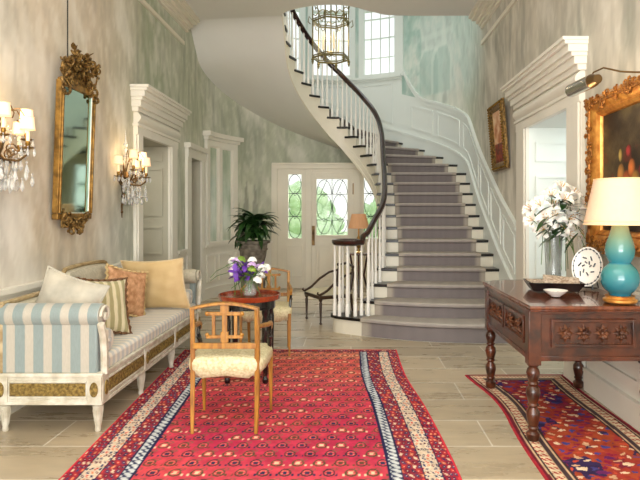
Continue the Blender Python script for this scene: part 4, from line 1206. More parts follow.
for k in range(95):
    a = random.uniform(0, 2*PI); el = random.uniform(.0, 2.4); z = 1.06+random.uniform(0, .22)
    leafblade(mb, (random.uniform(-.06,.06), random.uniform(-.06,.06), z), (math.cos(a), math.sin(a), el), random.uniform(.30, .45), random.uniform(.036, .052), random.uniform(.8, 1.4), 8, .3)
mb.build('foliage', 'leaf_dark', ur, ang=80)
mb = MB()
for k in range(7):
    a = k*.9; mb.tube([(0,0,.98), (.03*math.cos(a), .03*math.sin(a), 1.1), (.07*math.cos(a), .07*math.sin(a), 1.2)], .008, 5)
mb.build('stem', 'stem_green', ur)

# ------------------------------------------------------------ fauteuil and lamp near the front door
fa = thing('armchair', 'low dark wood armchair with cream seat beside the foot of the stairs', 'chair', (-.29, 7.32, 0), math.radians(118))
for x in (-.22, .22):
    mb = MB(); mb.lathe([(.012,0),(.02,.01),(.011,.03),(.017,.2),(.02,.27),(.012,.28),(.024,.3),(.022,.36)], x, .22, 0, 10); mb.build('leg', 'fauteuil_wood', fa)
    mb = MB(); mb.tube([(x*.9, -.26, 0), (x*.9, -.22, .36)], [.012, .02], 6); mb.build('leg', 'fauteuil_wood', fa)
mb = MB(); mb.box(-.245, .245, -.22, .245, .315, .36); mb.build('seat_frame', 'fauteuil_wood', fa, bevel=.01)
mb = MB(); rows = []
for i in range(13):
    u_ = -1+i/6; rows.append([(.235*u_, .235*v, .36+.06*max(0, (1-u_**4)*(1-v**4))**.5) for v in [-1+j/6 for j in range(13)]])
mb.grid(rows); mb.build('seat', 'fauteuil_fabric', fa)
mb = MB(); pts = [(-.2, -.22, .42), (-.21, -.24, .62), (-.17, -.26, .70), (0, -.265, .74), (.17, -.26, .70), (.21, -.24, .62), (.2, -.22, .42)]
mb.tube(pts, .018, 8, closed=True)
for x in (-.21, .21): mb.ball((x, -.245, .70), .024, 8)
mb.build('back_frame', 'fauteuil_wood', fa)
mb = MB(); mb.box(-.19, .19, -.26, -.235, .43, .70); mb.build('backrest', 'fauteuil_fabric', fa, bevel=.01)
for sg in (-1, 1):
    mb = MB(); mb.tube([(sg*.21, -.24, .63), (sg*.24, -.12, .60), (sg*.245, .02, .52), (sg*.24, .14, .42), (sg*.235, .24, .37), (sg*.235, .27, .39), (sg*.235,.26,.41)], [.014,.015,.016,.016,.016,.013,.01], 8); mb.build('armrest', 'fauteuil_wood', fa)
lt = thing('side_table', 'small dark side table under the curve of the stairs', 'table', (.13, 9.45, 0))
mb = MB(); mb.lathe([(.0001,.70),(.22,.70),(.23,.71),(.22,.72),(.0001,.72)], seg=24); mb.build('table_top', 'dark_oak', lt)
for k in range(3):
    a = k*2*PI/3+.5; mb = MB(); mb.tube([(.19*math.cos(a), .19*math.sin(a), 0), (.1*math.cos(a), .1*math.sin(a), .35), (.17*math.cos(a), .17*math.sin(a), .70)], .016, 8); mb.build('leg', 'dark_oak', lt)
def pleated(mb, r0, r1, z0, z1, n=36, amp=.03):
    rows = []
    for k in range(n*2):
        a = PI*k/n; f = 1+(amp if k % 2 else -amp)
        rows.append([(r0*f*math.cos(a), r0*f*math.sin(a), z0), (r1*f*math.cos(a), r1*f*math.sin(a), z1)])
    mb.grid(rows, close=True)
ll = thing('table_lamp', 'table lamp with orange pleated shade by the front door', 'lamp', (.13, 9.45, .72))
mb = MB(); mb.lathe([(.07,0),(.075,.02),(.03,.04),(.02,.08),(.05,.14),(.055,.2),(.03,.27),(.012,.3),(.01,.45)], seg=18); mb.build('base', 'brass', ll)
mb = MB(); pleated(mb, .18, .115, .42, .665, 30, .02); mb.build('lamp_shade', 'shade_orange', ll)
# ------------------------------------------------------------ leaning mirror
mr = thing('wall_mirror', 'tall gilt mirror with carved foliate crest hung above the sofa', 'mirror', (XL+.03, 4.72, 1.28))
mr.rotation_euler = (0, math.radians(1.9), 0)
mb = MB()
for y in (-.27, .27):
    mb.box(0, .045, y-.022, y+.022, .12, 1.18); 
    mb.tube([(.05, y, .12), (.05, y, 1.18)], .012, 6)
mb.box(0, .045, -.29, .29, .07, .115); mb.box(0, .04, -.27, .27, 1.15, 1.2)
mb.build('frame', mat('gilt_side', 'AE8440', .4, .55, h2='6E5226', nscale=18), mr, bevel=.005)
mb = MB(); mb.box(.02, .026, -.25, .25, .11, 1.12)
n = 12; pl = [(-.25, 1.12)]+[(-.25*math.cos(PI*k/n), 1.12+.09*math.sin(PI*k/n)) for k in range(n+1)]+[(.25, 1.12)]
mb.add([(.026, y, z) for y, z in pl], [tuple(range(len(pl)))])
mb.build('mirror_glass', 'mirror_glass', mr, smooth=False)
mb = MB()
for y in (-.247, .247): mb.tube([(.032, y, .12), (.032, y, 1.15)], .008, 6)
mb.tube([(.032, -.247, .12), (.032, .247, .12)], .008, 6); mb.build('inner_slip', 'mirror_edge', mr)
random.seed(3)
def scroll(mb, y, z, r, ph, dirn, x=.05, th=.012):
    pts = []
    for k in range(12):
        a = ph+dirn*k*.5; rr = r*(1-k/13); pts.append((x+.015*math.sin(k*.5), y+rr*math.cos(a), z+rr*math.sin(a)))
    mb.tube(pts, [th*(1-.05*k) for k in range(12)], 6)
mb = MB()
for k in range(84):
    z = random.uniform(1.06, 1.44); w = .30 if z < 1.25 else .30-(z-1.25)*.35; y = random.uniform(-w, w)
    if z < 1.26 and abs(y) < .09+(1.26-z)*1.1: continue
    scroll(mb, y, z, random.uniform(.03, .062), random.random()*6, random.choice((-1, 1)), random.uniform(.03, .08), random.uniform(.009, .016))
for k in range(26):
    z = random.uniform(1.2, 1.48); w = .29-(z-1.2)*.5; y = random.uniform(-w, w)
    a = random.random()*6; leafblade(mb, (.06, y, z), (.35, math.cos(a), math.sin(a)), .08, .02, -.3, 5, .4)
for k in range(14):
    y = -.24+.48*k/13; mb.ball((.06, y, 1.43-.9*abs(y)**1.6+.01), .022, 8)
mb.box(0, .03, -.2, .2, 1.2, 1.38)
mb.build('crest', 'gilt_dark', mr, label='carved gilt crest of leaves and scrolls')
mb = MB()
for k in range(34):
    z = random.uniform(-.03, .12); w = .12+max(0, z)*1.3; y = random.uniform(-w, w)
    scroll(mb, y, z, random.uniform(.025, .05), random.random()*6, random.choice((-1, 1)), random.uniform(.03, .06), random.uniform(.008, .014))
for k in range(9): y = -.2+.05*k; mb.ball((.05, y, .02+abs(y)*.35), .022, 8)
mb.box(0, .03, -.15, .15, 0, .1)
mb.build('base_ornament', 'gilt_dark', mr)
mb = MB(); mb.tube([(XL+.012, 4.72, 2.62), (XL+.012, 4.72, 3.81)], .0055, 5); o = mb.build('hanging_wire', 'wire'); tag(o, 'thin dark wire hanging the gilt mirror from the picture rail', 'wire')

# ------------------------------------------------------------ crystal wall sconces
def sconce(label, loc):
    t = thing('wall_sconce', label, 'sconce', loc)
    mb = MB(); M = Matrix.Rotation(PI/2, 3, 'Y')
    mb.lathe([(.05,0),(.045,.012),(.02,.02),(.015,.05)], 0, 0, 0, 14, M=M, sx=1.7)
    mb.tube([(.02,0,.2),(.035,0,.05),(.02,0,-.08),(.03,0,-.2),(.01,0,-.3),(.012,0,-.42)], [.006,.012,.016,.013,.01,.004], 8)
    mb.ball((.03,0,-.2), .024, 10); mb.ball((.012,0,-.36), .014, 8); mb.lathe([(.012,0),(.045,.02),(.03,.05),(.016,.08)], .055, 0, -.02, 12)
    mb.build('wall_plate', 'bronze', t)
    random.seed(9)
    cups = []
    for k, a in enumerate((-80, -40, 0, 40, 80)):
        a = math.radians(a); r = .235 if k % 2 == 0 else .20; dz = .0 if k % 2 == 0 else .07
        c, s = math.cos(a), math.sin(a); cups.append((r*c+.03, r*s, dz))
        mb = MB(); mb.tube([(.04,0,.0), (.04+r*.3*c, r*.3*s, -.075), (.04+r*.7*c, r*.7*s, -.085+dz), (.03+r*c, r*s, -.04+dz), (.03+r*c, r*s, dz)], .008, 6)
        scr = [(.04+(r*.5+.03*math.cos(q))*c, (r*.5+.03*math.cos(q))*s, -.03+dz*.5+.03*math.sin(q)) for q in [j*.6 for j in range(9)]]
        mb.tube(scr, .005, 5); ar = mb.build('arm', 'bronze', t)
        mb = MB(); mb.lathe([(.006,-.012),(.042,0),(.046,.004),(.02,.004),(.012,.012),(.017,.03),(.012,.045)], r*c+.03, r*s, dz, 14); mb.build('drip_pan', 'gilt', ar)
        mb = MB(); mb.lathe([(.011,.03),(.011,.11)], r*c+.03, r*s, dz, 10); mb.build('candle', 'candle_wax', ar)
        mb = MB(); mb.lathe([(.045,.12),(.037,.205),(.036,.205),(.043,.12)], r*c+.03, r*s, dz, 18, caps=False); 
        sh = mb.build('lamp_shade', 'shade_lit', ar)
        for z_, r_ in ((.121, .0455), (.204, .038)):
            mb = MB(); mb.tube([(r*c+.03+r_*math.cos(q*PI/9), r*s+r_*math.sin(q*PI/9), dz+z_) for q in range(18)], .0025, 4, closed=True)
            mb.build('shade_trim', 'shade_trim', sh)
    for k, a in enumerate((-60, -20, 20, 60)):
        c, s = math.cos(math.radians(a)), math.sin(math.radians(a)); mb = MB()
        pts = [(.045, 0, .02), (.05+.03*c, .03*s, .16), (.05+.09*c, .09*s, .26), (.05+.14*c, .14*s, .27), (.05+.17*c, .17*s, .22), (.05+.155*c, .155*s, .19), (.05+.14*c, .14*s, .205)]
        q = []
        for p_, n_ in zip(pts[:-1], pts[1:]): q += [tuple(Vector(p_).lerp(Vector(n_), f)) for f in (0, .5)]
        mb.tube(q+[pts[-1]], .0045, 5); mb.build('scroll_arm', 'bronze', t)
    def drop(x, y, z, s=1):
        mb = MB(); mb.lathe([(.0005,0),(.004*s,-.008*s),(.0095*s,-.03*s),(.006*s,-.04*s),(.0005,-.048*s)], x, y, z, 6); mb.ball((x, y, z+.006), .005*s, 6); mb.build('crystal_drop', 'crystal', t, ang=10)
    for (cx, cy, cz) in cups:
        for q in range(6):
            a = q*PI/3; drop(cx+.043*math.cos(a), cy+.043*math.sin(a), cz-.002, 1.15)
    for k in range(46):
        a = math.radians(random.uniform(-85, 85)); r = random.uniform(.05, .24); drop(.03+r*math.cos(a), r*math.sin(a), random.uniform(-.22, -.02), 1.7)
    for k in range(4): drop(.05, (k-1.5)*.03, .2+.05*(k % 2), 1.2)
    mb = MB()                                              # crystal spire and swags
    mb.lathe([(.01,.2),(.03,.22),(.012,.25),(.02,.29),(.008,.31),(.024,.34),(.01,.37),(.006,.42),(.0005,.5)], .05, 0, 0, 8)
    for (ax, ay, az), (bx_, by_, bz) in zip(cups[:-1], cups[1:]):
        for q in range(9):
            f = q/8; mb.ball((ax+(bx_-ax)*f, ay+(by_-ay)*f, az+(bz-az)*f-.07*math.sin(PI*f)), .007, 6)
    for ax, ay, az in cups:
        for q in range(1, 10):
            f = q/10; mb.ball((.05+(ax-.05)*f, ay*f, .28+(az-.28)*f-.05*math.sin(PI*f)), .006, 6)
    mb.build('bead_swag', 'crystal', t, ang=20)
    return t
s1 = sconce('brass and crystal wall sconce with lit shades at the left edge nearest the camera', (XL+.0, 3.70, 1.83))
s2 = copy_tree(s1); s2.location = (XL, 5.84, 1.77); s2['label'] = 'brass and crystal wall sconce with lit shades between the mirror and the doorway'

# ------------------------------------------------------------ carved oak table
OT = (1.48, 3.95, .008)
ot = thing('console_table', 'dark carved oak table with turned legs against the right wall', 'table', OT)
X0, X1, Y0t, Y1t = 1.115, 1.815, 3.43, 4.47
def W(v): return (v[0], v[1], v[2]-.008)
top = [(X0-.05, Y0t-.10), (X1+.045, Y0t-.10), (X1+.045, Y1t+.2), (X0+.13, Y1t+.2), (X0-.05, Y1t+.06)]
mb = MB(); mb.prism(top, .822, .845); 
cx_ = sum(p[0] for p in top)/5; cy_ = sum(p[1] for p in top)/5
mb.prism([(x+(cx_-x)*.02, y+(cy_-y)*.02) for x, y in top], .808, .822)
mb.build('table_top', 'oak_top', ot, OT, bevel=.006)
mb = MB()
for x in (X0, X1):
    for y in (Y0t, Y1t): mb.box(x-.038, x+.038, y-.038, y+.038, .475, .808)
mb.box(X0-.02, X0+.01, Y0t, Y1t, .50, .808); mb.box(X1-.01, X1+.02, Y0t, Y1t, .50, .808); mb.box(X0, X1, Y0t-.02, Y0t+.01, .50, .808); mb.box(X0, X1, Y1t-.01, Y1t+.02, .50, .808)
mb.box(X0-.034, X1+.034, Y0t-.034, Y0t, .785, .808); mb.box(X0-.034, X0, Y0t, Y1t, .785, .808)
mb.box(X0-.03, X1+.03, Y0t-.03, Y0t-.02, .50, .53); mb.box(X0-.03, X0-.02, Y0t, Y1t, .50, .53)
mb.build('apron', 'dark_oak', ot, OT, bevel=.004)
def carved(u0, u1, z0, z1, side, petals=3):
    def pt(u, z, o): return (u, Y0t-.02-o, z) if side == 'front' else (X0-.02-o, u, z)
    mb = MB()
    def bx(a, b, c, d, o0, o1):
        if side == 'front': mb.box(a, b, Y0t-.02-o1, Y0t-.02-o0, c, d)
        else: mb.box(X0-.02-o1, X0-.02-o0, a, b, c, d)
    w = .018
    bx(u0, u1, z0, z0+w, 0, .02); bx(u0, u1, z1-w, z1, 0, .02); bx(u0, u0+w, z0, z1, 0, .02); bx(u1-w, u1, z0, z1, 0, .02)
    bx(u0+w, u1-w, z0+w, z1-w, 0, .004)
    d = mb.build('drawer', 'dark_oak', ot, OT, bevel=.003)
    mb = MB()
    zc = (z0+z1)/2; hh = (z1-z0)/2-w-.008; n = petals; ww = (u1-u0-2*w-.02)/n
    for k in range(n):
        uc = u0+w+.01+ww*(k+.5)
        for q in range(8):
            a = q*PI/4; ra, rb = ww*.42, hh*.9
            c = (uc+ra*.55*math.cos(a), zc+rb*.55*math.sin(a))
            mb.tube([pt(uc+ra*.15*math.cos(a), zc+rb*.15*math.sin(a), .006), pt(c[0], c[1], .016), pt(uc+ra*math.cos(a), zc+rb*math.sin(a), .006)], [.006, .013, .004], 6)
        mb.ball(pt(uc, zc, .012), .013, 8)
    for q in range(int((u1-u0-2*w)/.016)): mb.ball(pt(u0+w+.008+q*.016, z0+w+.004, .006), .0055, 6)
    mb.build('carving', 'oak_carving', d, OT if False else (0,0,0))
    return d
# sub-part coordinates are local to the table, so shift them
def carved_shift():
    for o in list(bpy.data.objects):
        if o.name.startswith('carving'): o.location = (-OT[0], -OT[1], -OT[2])
carved(X0+.10, X1-.09, .585, .755, 'front', 4)
carved(Y0t+.07, (Y0t+Y1t)/2-.02, .59, .755, 'side', 2); carved((Y0t+Y1t)/2+.02, Y1t-.07, .59, .755, 'side', 2)
carved_shift()
for x in (X0, X1):
    for y in (Y0t, Y1t):
        mb = MB()
        mb.lathe([(r_*1.14, z_) for r_, z_ in [(.026,0),(.034,.01),(.036,.045),(.022,.06),(.022,.068),(.03,.08),(.024,.09),(.027,.1),(.036,.15),(.034,.18),(.022,.2),(.022,.208),(.032,.22),(.024,.232),
                  (.028,.245),(.038,.29),(.034,.32),(.022,.335),(.031,.35),(.023,.362),(.028,.375),(.037,.415),(.03,.44),(.022,.45),(.034,.465),(.034,.478)]], x, y, .008, 16)
        mb.build('leg', 'dark_oak', ot, OT)
TZ = .853
# turquoise gourd lamp
tl = thing('table_lamp', 'turquoise double gourd lamp with pleated peach shade on the oak table', 'lamp', (1.652, 3.44, TZ))
mb = MB(); mb.lathe([(.09,0),(.098,.008),(.098,.02),(.085,.026),(.08,.035),(.088,.042)], seg=28); mb.build('base', 'gilt_bright', tl, label='gilt ring base')
prof = [(.06,.04)]+[(.112*math.sin(math.radians(a))**.9, .145-.105*math.cos(math.radians(a))) for a in range(35, 146, 6)]
prof += [(.062,.242),(.072,.262),(.083,.29),(.086,.32),(.08,.36),(.066,.40),(.055,.43),(.05,.455),(.046,.47)]
mb = MB(); mb.lathe(prof, seg=36)
cols = []
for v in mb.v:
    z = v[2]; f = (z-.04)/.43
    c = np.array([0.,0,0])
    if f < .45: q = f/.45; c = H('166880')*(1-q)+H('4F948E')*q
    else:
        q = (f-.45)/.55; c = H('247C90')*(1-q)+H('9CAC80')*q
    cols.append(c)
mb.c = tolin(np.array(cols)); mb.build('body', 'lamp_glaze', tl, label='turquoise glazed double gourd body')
mb = MB(); mb.lathe([(.03,.47),(.03,.49),(.008,.5),(.008,.76)], seg=12); mb.build('stem', 'brass', tl)
mb = MB(); pleated(mb, .208, .148, .475, .755, 70, .006); sh = mb.build('lamp_shade', 'shade_big', tl, label='pleated peach lamp shade')
for z_, r_ in ((.477, .2085), (.497, .2045), (.754, .1495)):
    mb = MB(); mb.tube([(r_*math.cos(q*PI/24), r_*math.sin(q*PI/24), z_) for q in range(48)], .0035, 5, closed=True)
    mb.build('shade_trim', 'shade_trim', sh)
# vase and lilies
VX_, VY_ = 1.535, 4.25
va = thing('flower_vase', 'tall cut crystal vase holding white lilies on the oak table', 'vase', (VX_, VY_, TZ))
mb = MB(); mb.lathe([(.05,0),(.058,.01),(.052,.03),(.056,.2),(.066,.40),(.062,.40),(.052,.2),(.047,.04),(.0001,.035)], seg=20)
for k in range(14):
    a = k*PI/7
    mb.tube([(.054*math.cos(a), .054*math.sin(a), .03), (.058*math.cos(a+.25), .058*math.sin(a+.25), .2), (.066*math.cos(a), .066*math.sin(a), .38)], .003, 4)
mb.build('glass_body', mat('cut_glass', 'DDE2DC', .12, trans=.75, spec=.8), va)
random.seed(21)
def lily():
    t = thing('lily', 'open white lily in the cut crystal vase', 'flower', (0,0,0), 0, 'white lilies in the crystal vase')
    mb = MB()
    for k in range(6):
        a = k*PI/3+(.1 if k % 2 else 0); rows = []
        wmax = .022 if k % 2 else .017
        for i in range(8):
            q = i/7; rr = .012+.075*q**1.1; zz = .055*math.sin(q*2.2)-.015*q*q*2
            w = wmax*math.sin(PI*min(.97, .15+.83*q)); c = Vector((rr*math.cos(a), rr*math.sin(a), zz)); s = Vector((-math.sin(a), math.cos(a), 0))
            rows.append([tuple(c-s*w+Vector((0,0,w*.35))), tuple(c), tuple(c+s*w+Vector((0,0,w*.35)))])
        mb.grid(rows)
    mb.build('petals', 'petal_white', t, ang=80)
    mb = MB()
    for k in range(5):
        a = k*1.26; mb.tube([(0,0,0), (.02*math.cos(a), .02*math.sin(a), .055)], .0015, 4); mb.ball((.02*math.cos(a), .02*math.sin(a), .056), .004, 6, .6)
    mb.build('pistil', 'pistil', t)
    return t
pr = lily()
spots = [(-.155,-.02,.03),(-.12,-.06,.13),(-.09,-.04,-.035),(-.04,-.09,.06),(.0,-.1,-.01),(.03,-.06,.16),(.09,-.05,.06),(.10,-.02,.2),(-.03,.0,.19),(.15,-.02,.11),(.06,-.02,-.06),(-.15,.03,.1),(.13,.0,-.05),(.0,.06,.12),(.03,.0,.24),(-.085,-.08,.045),(.05,-.1,.04)]
for i, (dx, dy, dz) in enumerate(spots):
    r = pr if i == 0 else copy_tree(pr)
    r.location = (VX_+.02+dx*1.15, VY_+dy, 1.31+dz*1.12)
    d = Vector((dx*1.2, dy-.10, dz*.6+.04)).normalized()
    r.rotation_euler = d.to_track_quat('Z', 'Y').to_euler()
    Mi = r.rotation_euler.to_matrix().inverted(); p0 = Vector(r.location)
    mid = Mi @ (Vector((VX_+dx*.35, VY_+dy*.3, 1.25))-p0); low = Mi @ (Vector((VX_+dx*.12, VY_+dy*.1, .95))-p0)
    mb = MB(); mb.tube([(0,0,.004), tuple(mid), tuple(low)], .003, 5); mb.build('stem', 'stem_green', r)
mb = MB()
for k in range(40):
    a = random.uniform(0, 2*PI); leafblade(mb, (random.uniform(-.1,.14), random.uniform(-.14,-.02), .38+random.uniform(0, .25)), (math.cos(a), math.sin(a)*.5-.5, random.uniform(-.5, .7)), random.uniform(.13, .2), random.uniform(.014, .022), .4)
g = mb.build('greenery', 'leaf_dark', None, ang=80); g.location = (VX_, VY_, TZ); tag(g, 'dark green lily leaves in the cut crystal vase', 'foliage')
# lacquer box tray with papers
tr = thing('serving_tray', 'black lacquer tray with flared sides on the oak table', 'tray', (1.44, 3.99, TZ), math.radians(-8))
mb = MB(); o_ = [(-.19,-.13),(.19,-.13),(.19,.13),(-.19,.13)]; i_ = [(-.15,-.10),(.15,-.10),(.15,.10),(-.15,.10)]
mb.prism(i_, 0, .008)
n = 4; vs_ = [(x, y, 0) for x, y in i_]+[(x, y, .062) for x, y in o_]+[(x*.98, y*.97, .062) for x, y in o_]+[(x*.97, y*.96, .008) for x, y in i_]
mb.add(vs_, [(k, (k+1) % 4, 4+(k+1) % 4, 4+k) for k in range(4)]+[(4+k, 4+(k+1) % 4, 8+(k+1) % 4, 8+k) for k in range(4)]+[(8+k, 8+(k+1) % 4, 12+(k+1) % 4, 12+k) for k in range(4)])
mb.build('body', 'black_box', tr, smooth=False)
for k, (dx, dy, rz, lab) in enumerate(((-.04, .02, 12, 'brown floral booklet lying at the back of the black tray'), (.05, -.015, -18, 'brown floral booklet fanned at the front of the black tray'))):
    mb = MB(); mb.box(-.12, .12, -.075, .075, 0, .006); o = mb.build('booklet', 'motif_brown', None, smooth=False)
    o.location = (1.44+dx, 3.99+dy, TZ+.046+k*.02); o.rotation_euler = (math.radians(8+k*5), math.radians(4), math.radians(rz)); tag(o, lab, 'booklet')
# dish
ds = MB(); ds.lathe([(.03,0),(.034,.006),(.05,.014),(.074,.036),(.078,.04),(.072,.038),(.048,.018),(.0001,.014)], seg=24)
ds = ds.build('dish', 'porcelain'); ds.location = (1.345, 3.68, TZ); tag(ds, 'small white porcelain dish in front of the black tray', 'dish')
mb = MB(); mb.lathe([(.0001,0),(.02,.002),(.024,.012),(.012,.02),(.0001,.022)], seg=14); k_ = mb.build('trinket', 'porcelain'); k_.location = (1.345, 3.68, TZ+.015); tag(k_, 'round white trinket lying in the small dish', 'trinket')
# decorative plate on stand
pp = thing('decorative_plate', 'oval white plate with dark floral motif standing behind the lamp', 'plate', (1.70, 4.02, TZ))
pp.rotation_euler = (0, 0, math.radians(-42))
Mp = Matrix.Rotation(math.radians(78), 3, 'X')
mb = MB(); mb.lathe([(.0001,0),(.06,.0),(.085,.012),(.108,.02),(.106,.014),(.08,.004),(.055,-.008),(.0001,-.008)], 0, 0, .16, 32, M=Mp, sy=1.32); mb.build('dish', 'porcelain', pp)
mb = MB()
for k in range(22):
    a = 2*PI*k/22; q = Mp @ Vector((.096*math.cos(a), .127*math.sin(a), .0205)); mb.ball((q.x, q.y, q.z+.16), .0065, 6)
mb.tube([tuple(Mp @ Vector((.096*math.cos(k*PI/20), .127*math.sin(k*PI/20), .019))+Vector((0,0,.16))) for k in range(40)], .0022, 5, closed=True)
mb.build('rim_motif', 'motif_dark', pp)
mb = MB()
for k in range(12):
    a = k*.9; r = .012+.004*k; q0 = Mp @ Vector((r*math.cos(a), r*1.3*math.sin(a), .003)); q1 = Mp @ Vector(((r+.016)*math.cos(a+.4), (r+.016)*1.3*math.sin(a+.4), .004))
    mb.tube([(q0.x, q0.y, q0.z+.16), (q1.x, q1.y, q1.z+.16)], .005, 5)
mb.build('motif', 'motif_dark', pp)
mb = MB()
for x in (-.05, .05): mb.tube([(x, -.05, .04), (x, -.055, .008), (x, .07, .008), (x*.4, .05, .18)], .005, 6)
mb.tube([(-.05, .04, .008), (.05, .04, .008)], .005, 6); mb.build('stand', 'black_box', pp)

# ------------------------------------------------------------ still life in gilt frame
PY0, PY1, PZ0, PZ1 = 3.20, 4.30, 1.12, 2.27; FW = .155
pa = thing('framed_painting', 'large still life painting in ornate orange gilt frame above the oak table', 'painting', (XR, (PY0+PY1)/2, PZ0))
PO = (XR, (PY0+PY1)/2, PZ0)
mb = MB()
prof = [(0, 0), (0, .05), (.03, .075), (.08, .07), (.115, .045), (.125, .05), (.14, .035), (.148, .03), (FW, .015), (FW, 0)]
cor = [(PY0, PZ0, 1, 1), (PY1, PZ0, -1, 1), (PY1, PZ1, -1, -1), (PY0, PZ1, 1, -1)]
rows = [[(XR-.004-h, y+sy*d, z+sz*d) for d, h in prof] for y, z, sy, sz in cor]
mb.grid(rows, close=True)
fr = mb.build('frame', 'gilt_bright', pa, PO, ang=30)
mb = MB(); random.seed(2)
def along(n):
    for k in range(n):
        e = k % 4; a = random.random()
        y, z = ((PY0+a*(PY1-PY0), PZ0+.055), (PY1-.055, PZ0+a*(PZ1-PZ0)), (PY0+a*(PY1-PY0), PZ1-.055), (PY0+.055, PZ0+a*(PZ1-PZ0)))[e]
        yield y, z
for y, z in along(230):
    y = min(max(y+random.uniform(-.045,.045), PY0), PY1); z = min(max(z+random.uniform(-.045,.045), PZ0), PZ1)
    pts = []
    ph_, dr = random.random()*6, random.choice((-1,1)); r = random.uniform(.016, .03)
    for k in range(8):
        a = ph_+dr*k*.7; rr = r*(1-k/9); pts.append((XR-.08-.006*random.random(), y+rr*math.cos(a), z+rr*math.sin(a)))
    mb.tube(pts, .0075, 5)
mb.tube([(XR-.062, y+sy*.055, z+sz*.055) for y, z, sy, sz in cor], .026, 6, closed=True)
mb.build('carved_leafwork', 'gilt_orange', fr, PO if False else (0,0,0))
for o in bpy.data.objects:
    if o.name.startswith('carved_leafwork'): o.location = (-PO[0], -PO[1], -PO[2])
cy0, cy1, cz0, cz1 = PY0+FW, PY1-FW, PZ0+FW, PZ1-FW
N = 150; ys = np.linspace(cy0, cy1, N); zs_ = np.linspace(cz0, cz1, N); Yc, Zc = np.meshgrid(ys, zs_, indexing='ij')
n = fbm(Yc*5, Zc*7, 90, 5); c = mixc(H('2A2016')+0*Yc[..., None], H('5E5238')+0*Yc[..., None], (n-.35)*2.5)
c = mixc(c, H('6E2A1E')+0*c, np.clip((fbm(Yc*9, Zc*9, 95, 3)-.55)*4, 0, .6)*(Zc < 1.85))
for (fy, fz, ry_, rz_, h) in ((3.98,1.66,.045,.09,'C98A3E'),(3.90,1.62,.05,.08,'B8541E'),(3.84,1.70,.04,.07,'D8742E'),(3.79,1.60,.05,.09,'C8943E'),(3.99,1.80,.022,.05,'B9A050'),(3.88,1.82,.03,.045,'A02A2A'),
                         (3.70,1.68,.05,.05,'7E1E24'),(3.62,1.58,.06,.06,'C9602E'),(3.72,1.53,.07,.05,'9E3A20'),(4.06,1.55,.05,.06,'5E6A2C'),(3.55,1.72,.04,.05,'3E4E2A'),(3.93,1.5,.06,.05,'D8B060')):
    fy = 3.42+(fy-3.55)*1.05; q = ((Yc-fy)/(ry_*1.35))**2+((Zc-fz)/rz_)**2
    sh_ = np.clip(1.15-.6*q-.25*((Yc-fy)/ry_)*-1, .2, 1.2)
    c = mixc(c, H(h)*.82*sh_[..., None]+.03, np.clip((1-q)*3, 0, .92))
mb = MB(); mb.grid([[(XR-.012, y, z) for z in zs_] for y in ys]); mb.c = tolin(c).reshape(-1, 4)
mb.build('canvas', 'canvas', pa, PO, label='dark canvas of fruit and flowers')
# picture light
pl_ = thing('picture_light', 'polished metal picture light on a curved arm above the large painting', 'lamp', (XR-.02, 3.86, 2.30))
mb = MB(); mb.tube([(-.275, .17, -.02), (-.255, -.13, -.02)], .047, 16); 
mb.build('lamp_tube', 'chrome', pl_)
mb = MB(); mb.tube([(-.255, -.12, -.02), (-.25, -.21, -.025)], [.048, .03], 12); mb.build('end_cap', 'bronze', pl_, label='dull bronze end cap')
mb = MB(); mb.tube([(-.255, -.10, .0), (-.24, -.12, .04), (-.2, -.18, .055), (-.13, -.26, .01), (-.06, -.32, -.01), (-.012, -.36, -.02)], .006, 6); mb.build('arm', 'bronze', pl_)
# small framed picture by the stairs
QY0, QY1 = 6.59, 7.22
pc = thing('framed_picture', 'small bronze framed picture on the wall beside the stairs', 'picture', (XR-.012, (QY0+QY1)/2, 1.93))
pc.rotation_euler = (0, math.radians(-4.5), 0)
hy = (QY1-QY0)/2; hz = .83
prof = [(0, 0), (0, .035), (.03, .05), (.07, .035), (.1, .018), (.1, 0)]
mb = MB(); cor = [(-hy, 0, 1, 1), (hy, 0, -1, 1), (hy, hz, -1, -1), (-hy, hz, 1, -1)]
mb.grid([[(-h, y+sy*d, z+sz*d) for d, h in prof] for y, z, sy, sz in cor], close=True)
f_ = mb.build('frame', 'gilt_dark', pc, ang=30)
mb = MB()
for k in range(24):
    z = .03+k*.033
    for y in (-hy+.03, hy-.03): mb.ball((-.05, y, z), .013, 6)
for k in range(int((2*hy-.06)/.035)+1):
    y = -hy+.03+k*.035
    for z in (.03, hz-.03): mb.ball((-.05, y, z), .013, 6)
mb.build('beading', 'gilt', f_)
ys = np.linspace(-hy+.1, hy-.1, 70); zs_ = np.linspace(.1, hz-.1, 70); Yc, Zc = np.meshgrid(ys, zs_, indexing='ij')
n = fbm(Yc*9, Zc*8, 190, 4); c = mixc(H('B86A3A')+0*Yc[..., None], H('F0D2AE')+0*Yc[..., None], (n-.3)*2.2+(Zc-.35))
c = np.where((Zc < .33)[..., None], mixc(H('5A2A1E')+0*c, H('A84A32')+0*c, (fbm(Yc*18, Zc*18, 33, 3)-.3)*2.4), c)
mb = MB(); mb.grid([[(-.012, y, z) for z in zs_] for y in ys]); mb.c = tolin(c).reshape(-1, 4); mb.build('canvas', 'canvas', pc)

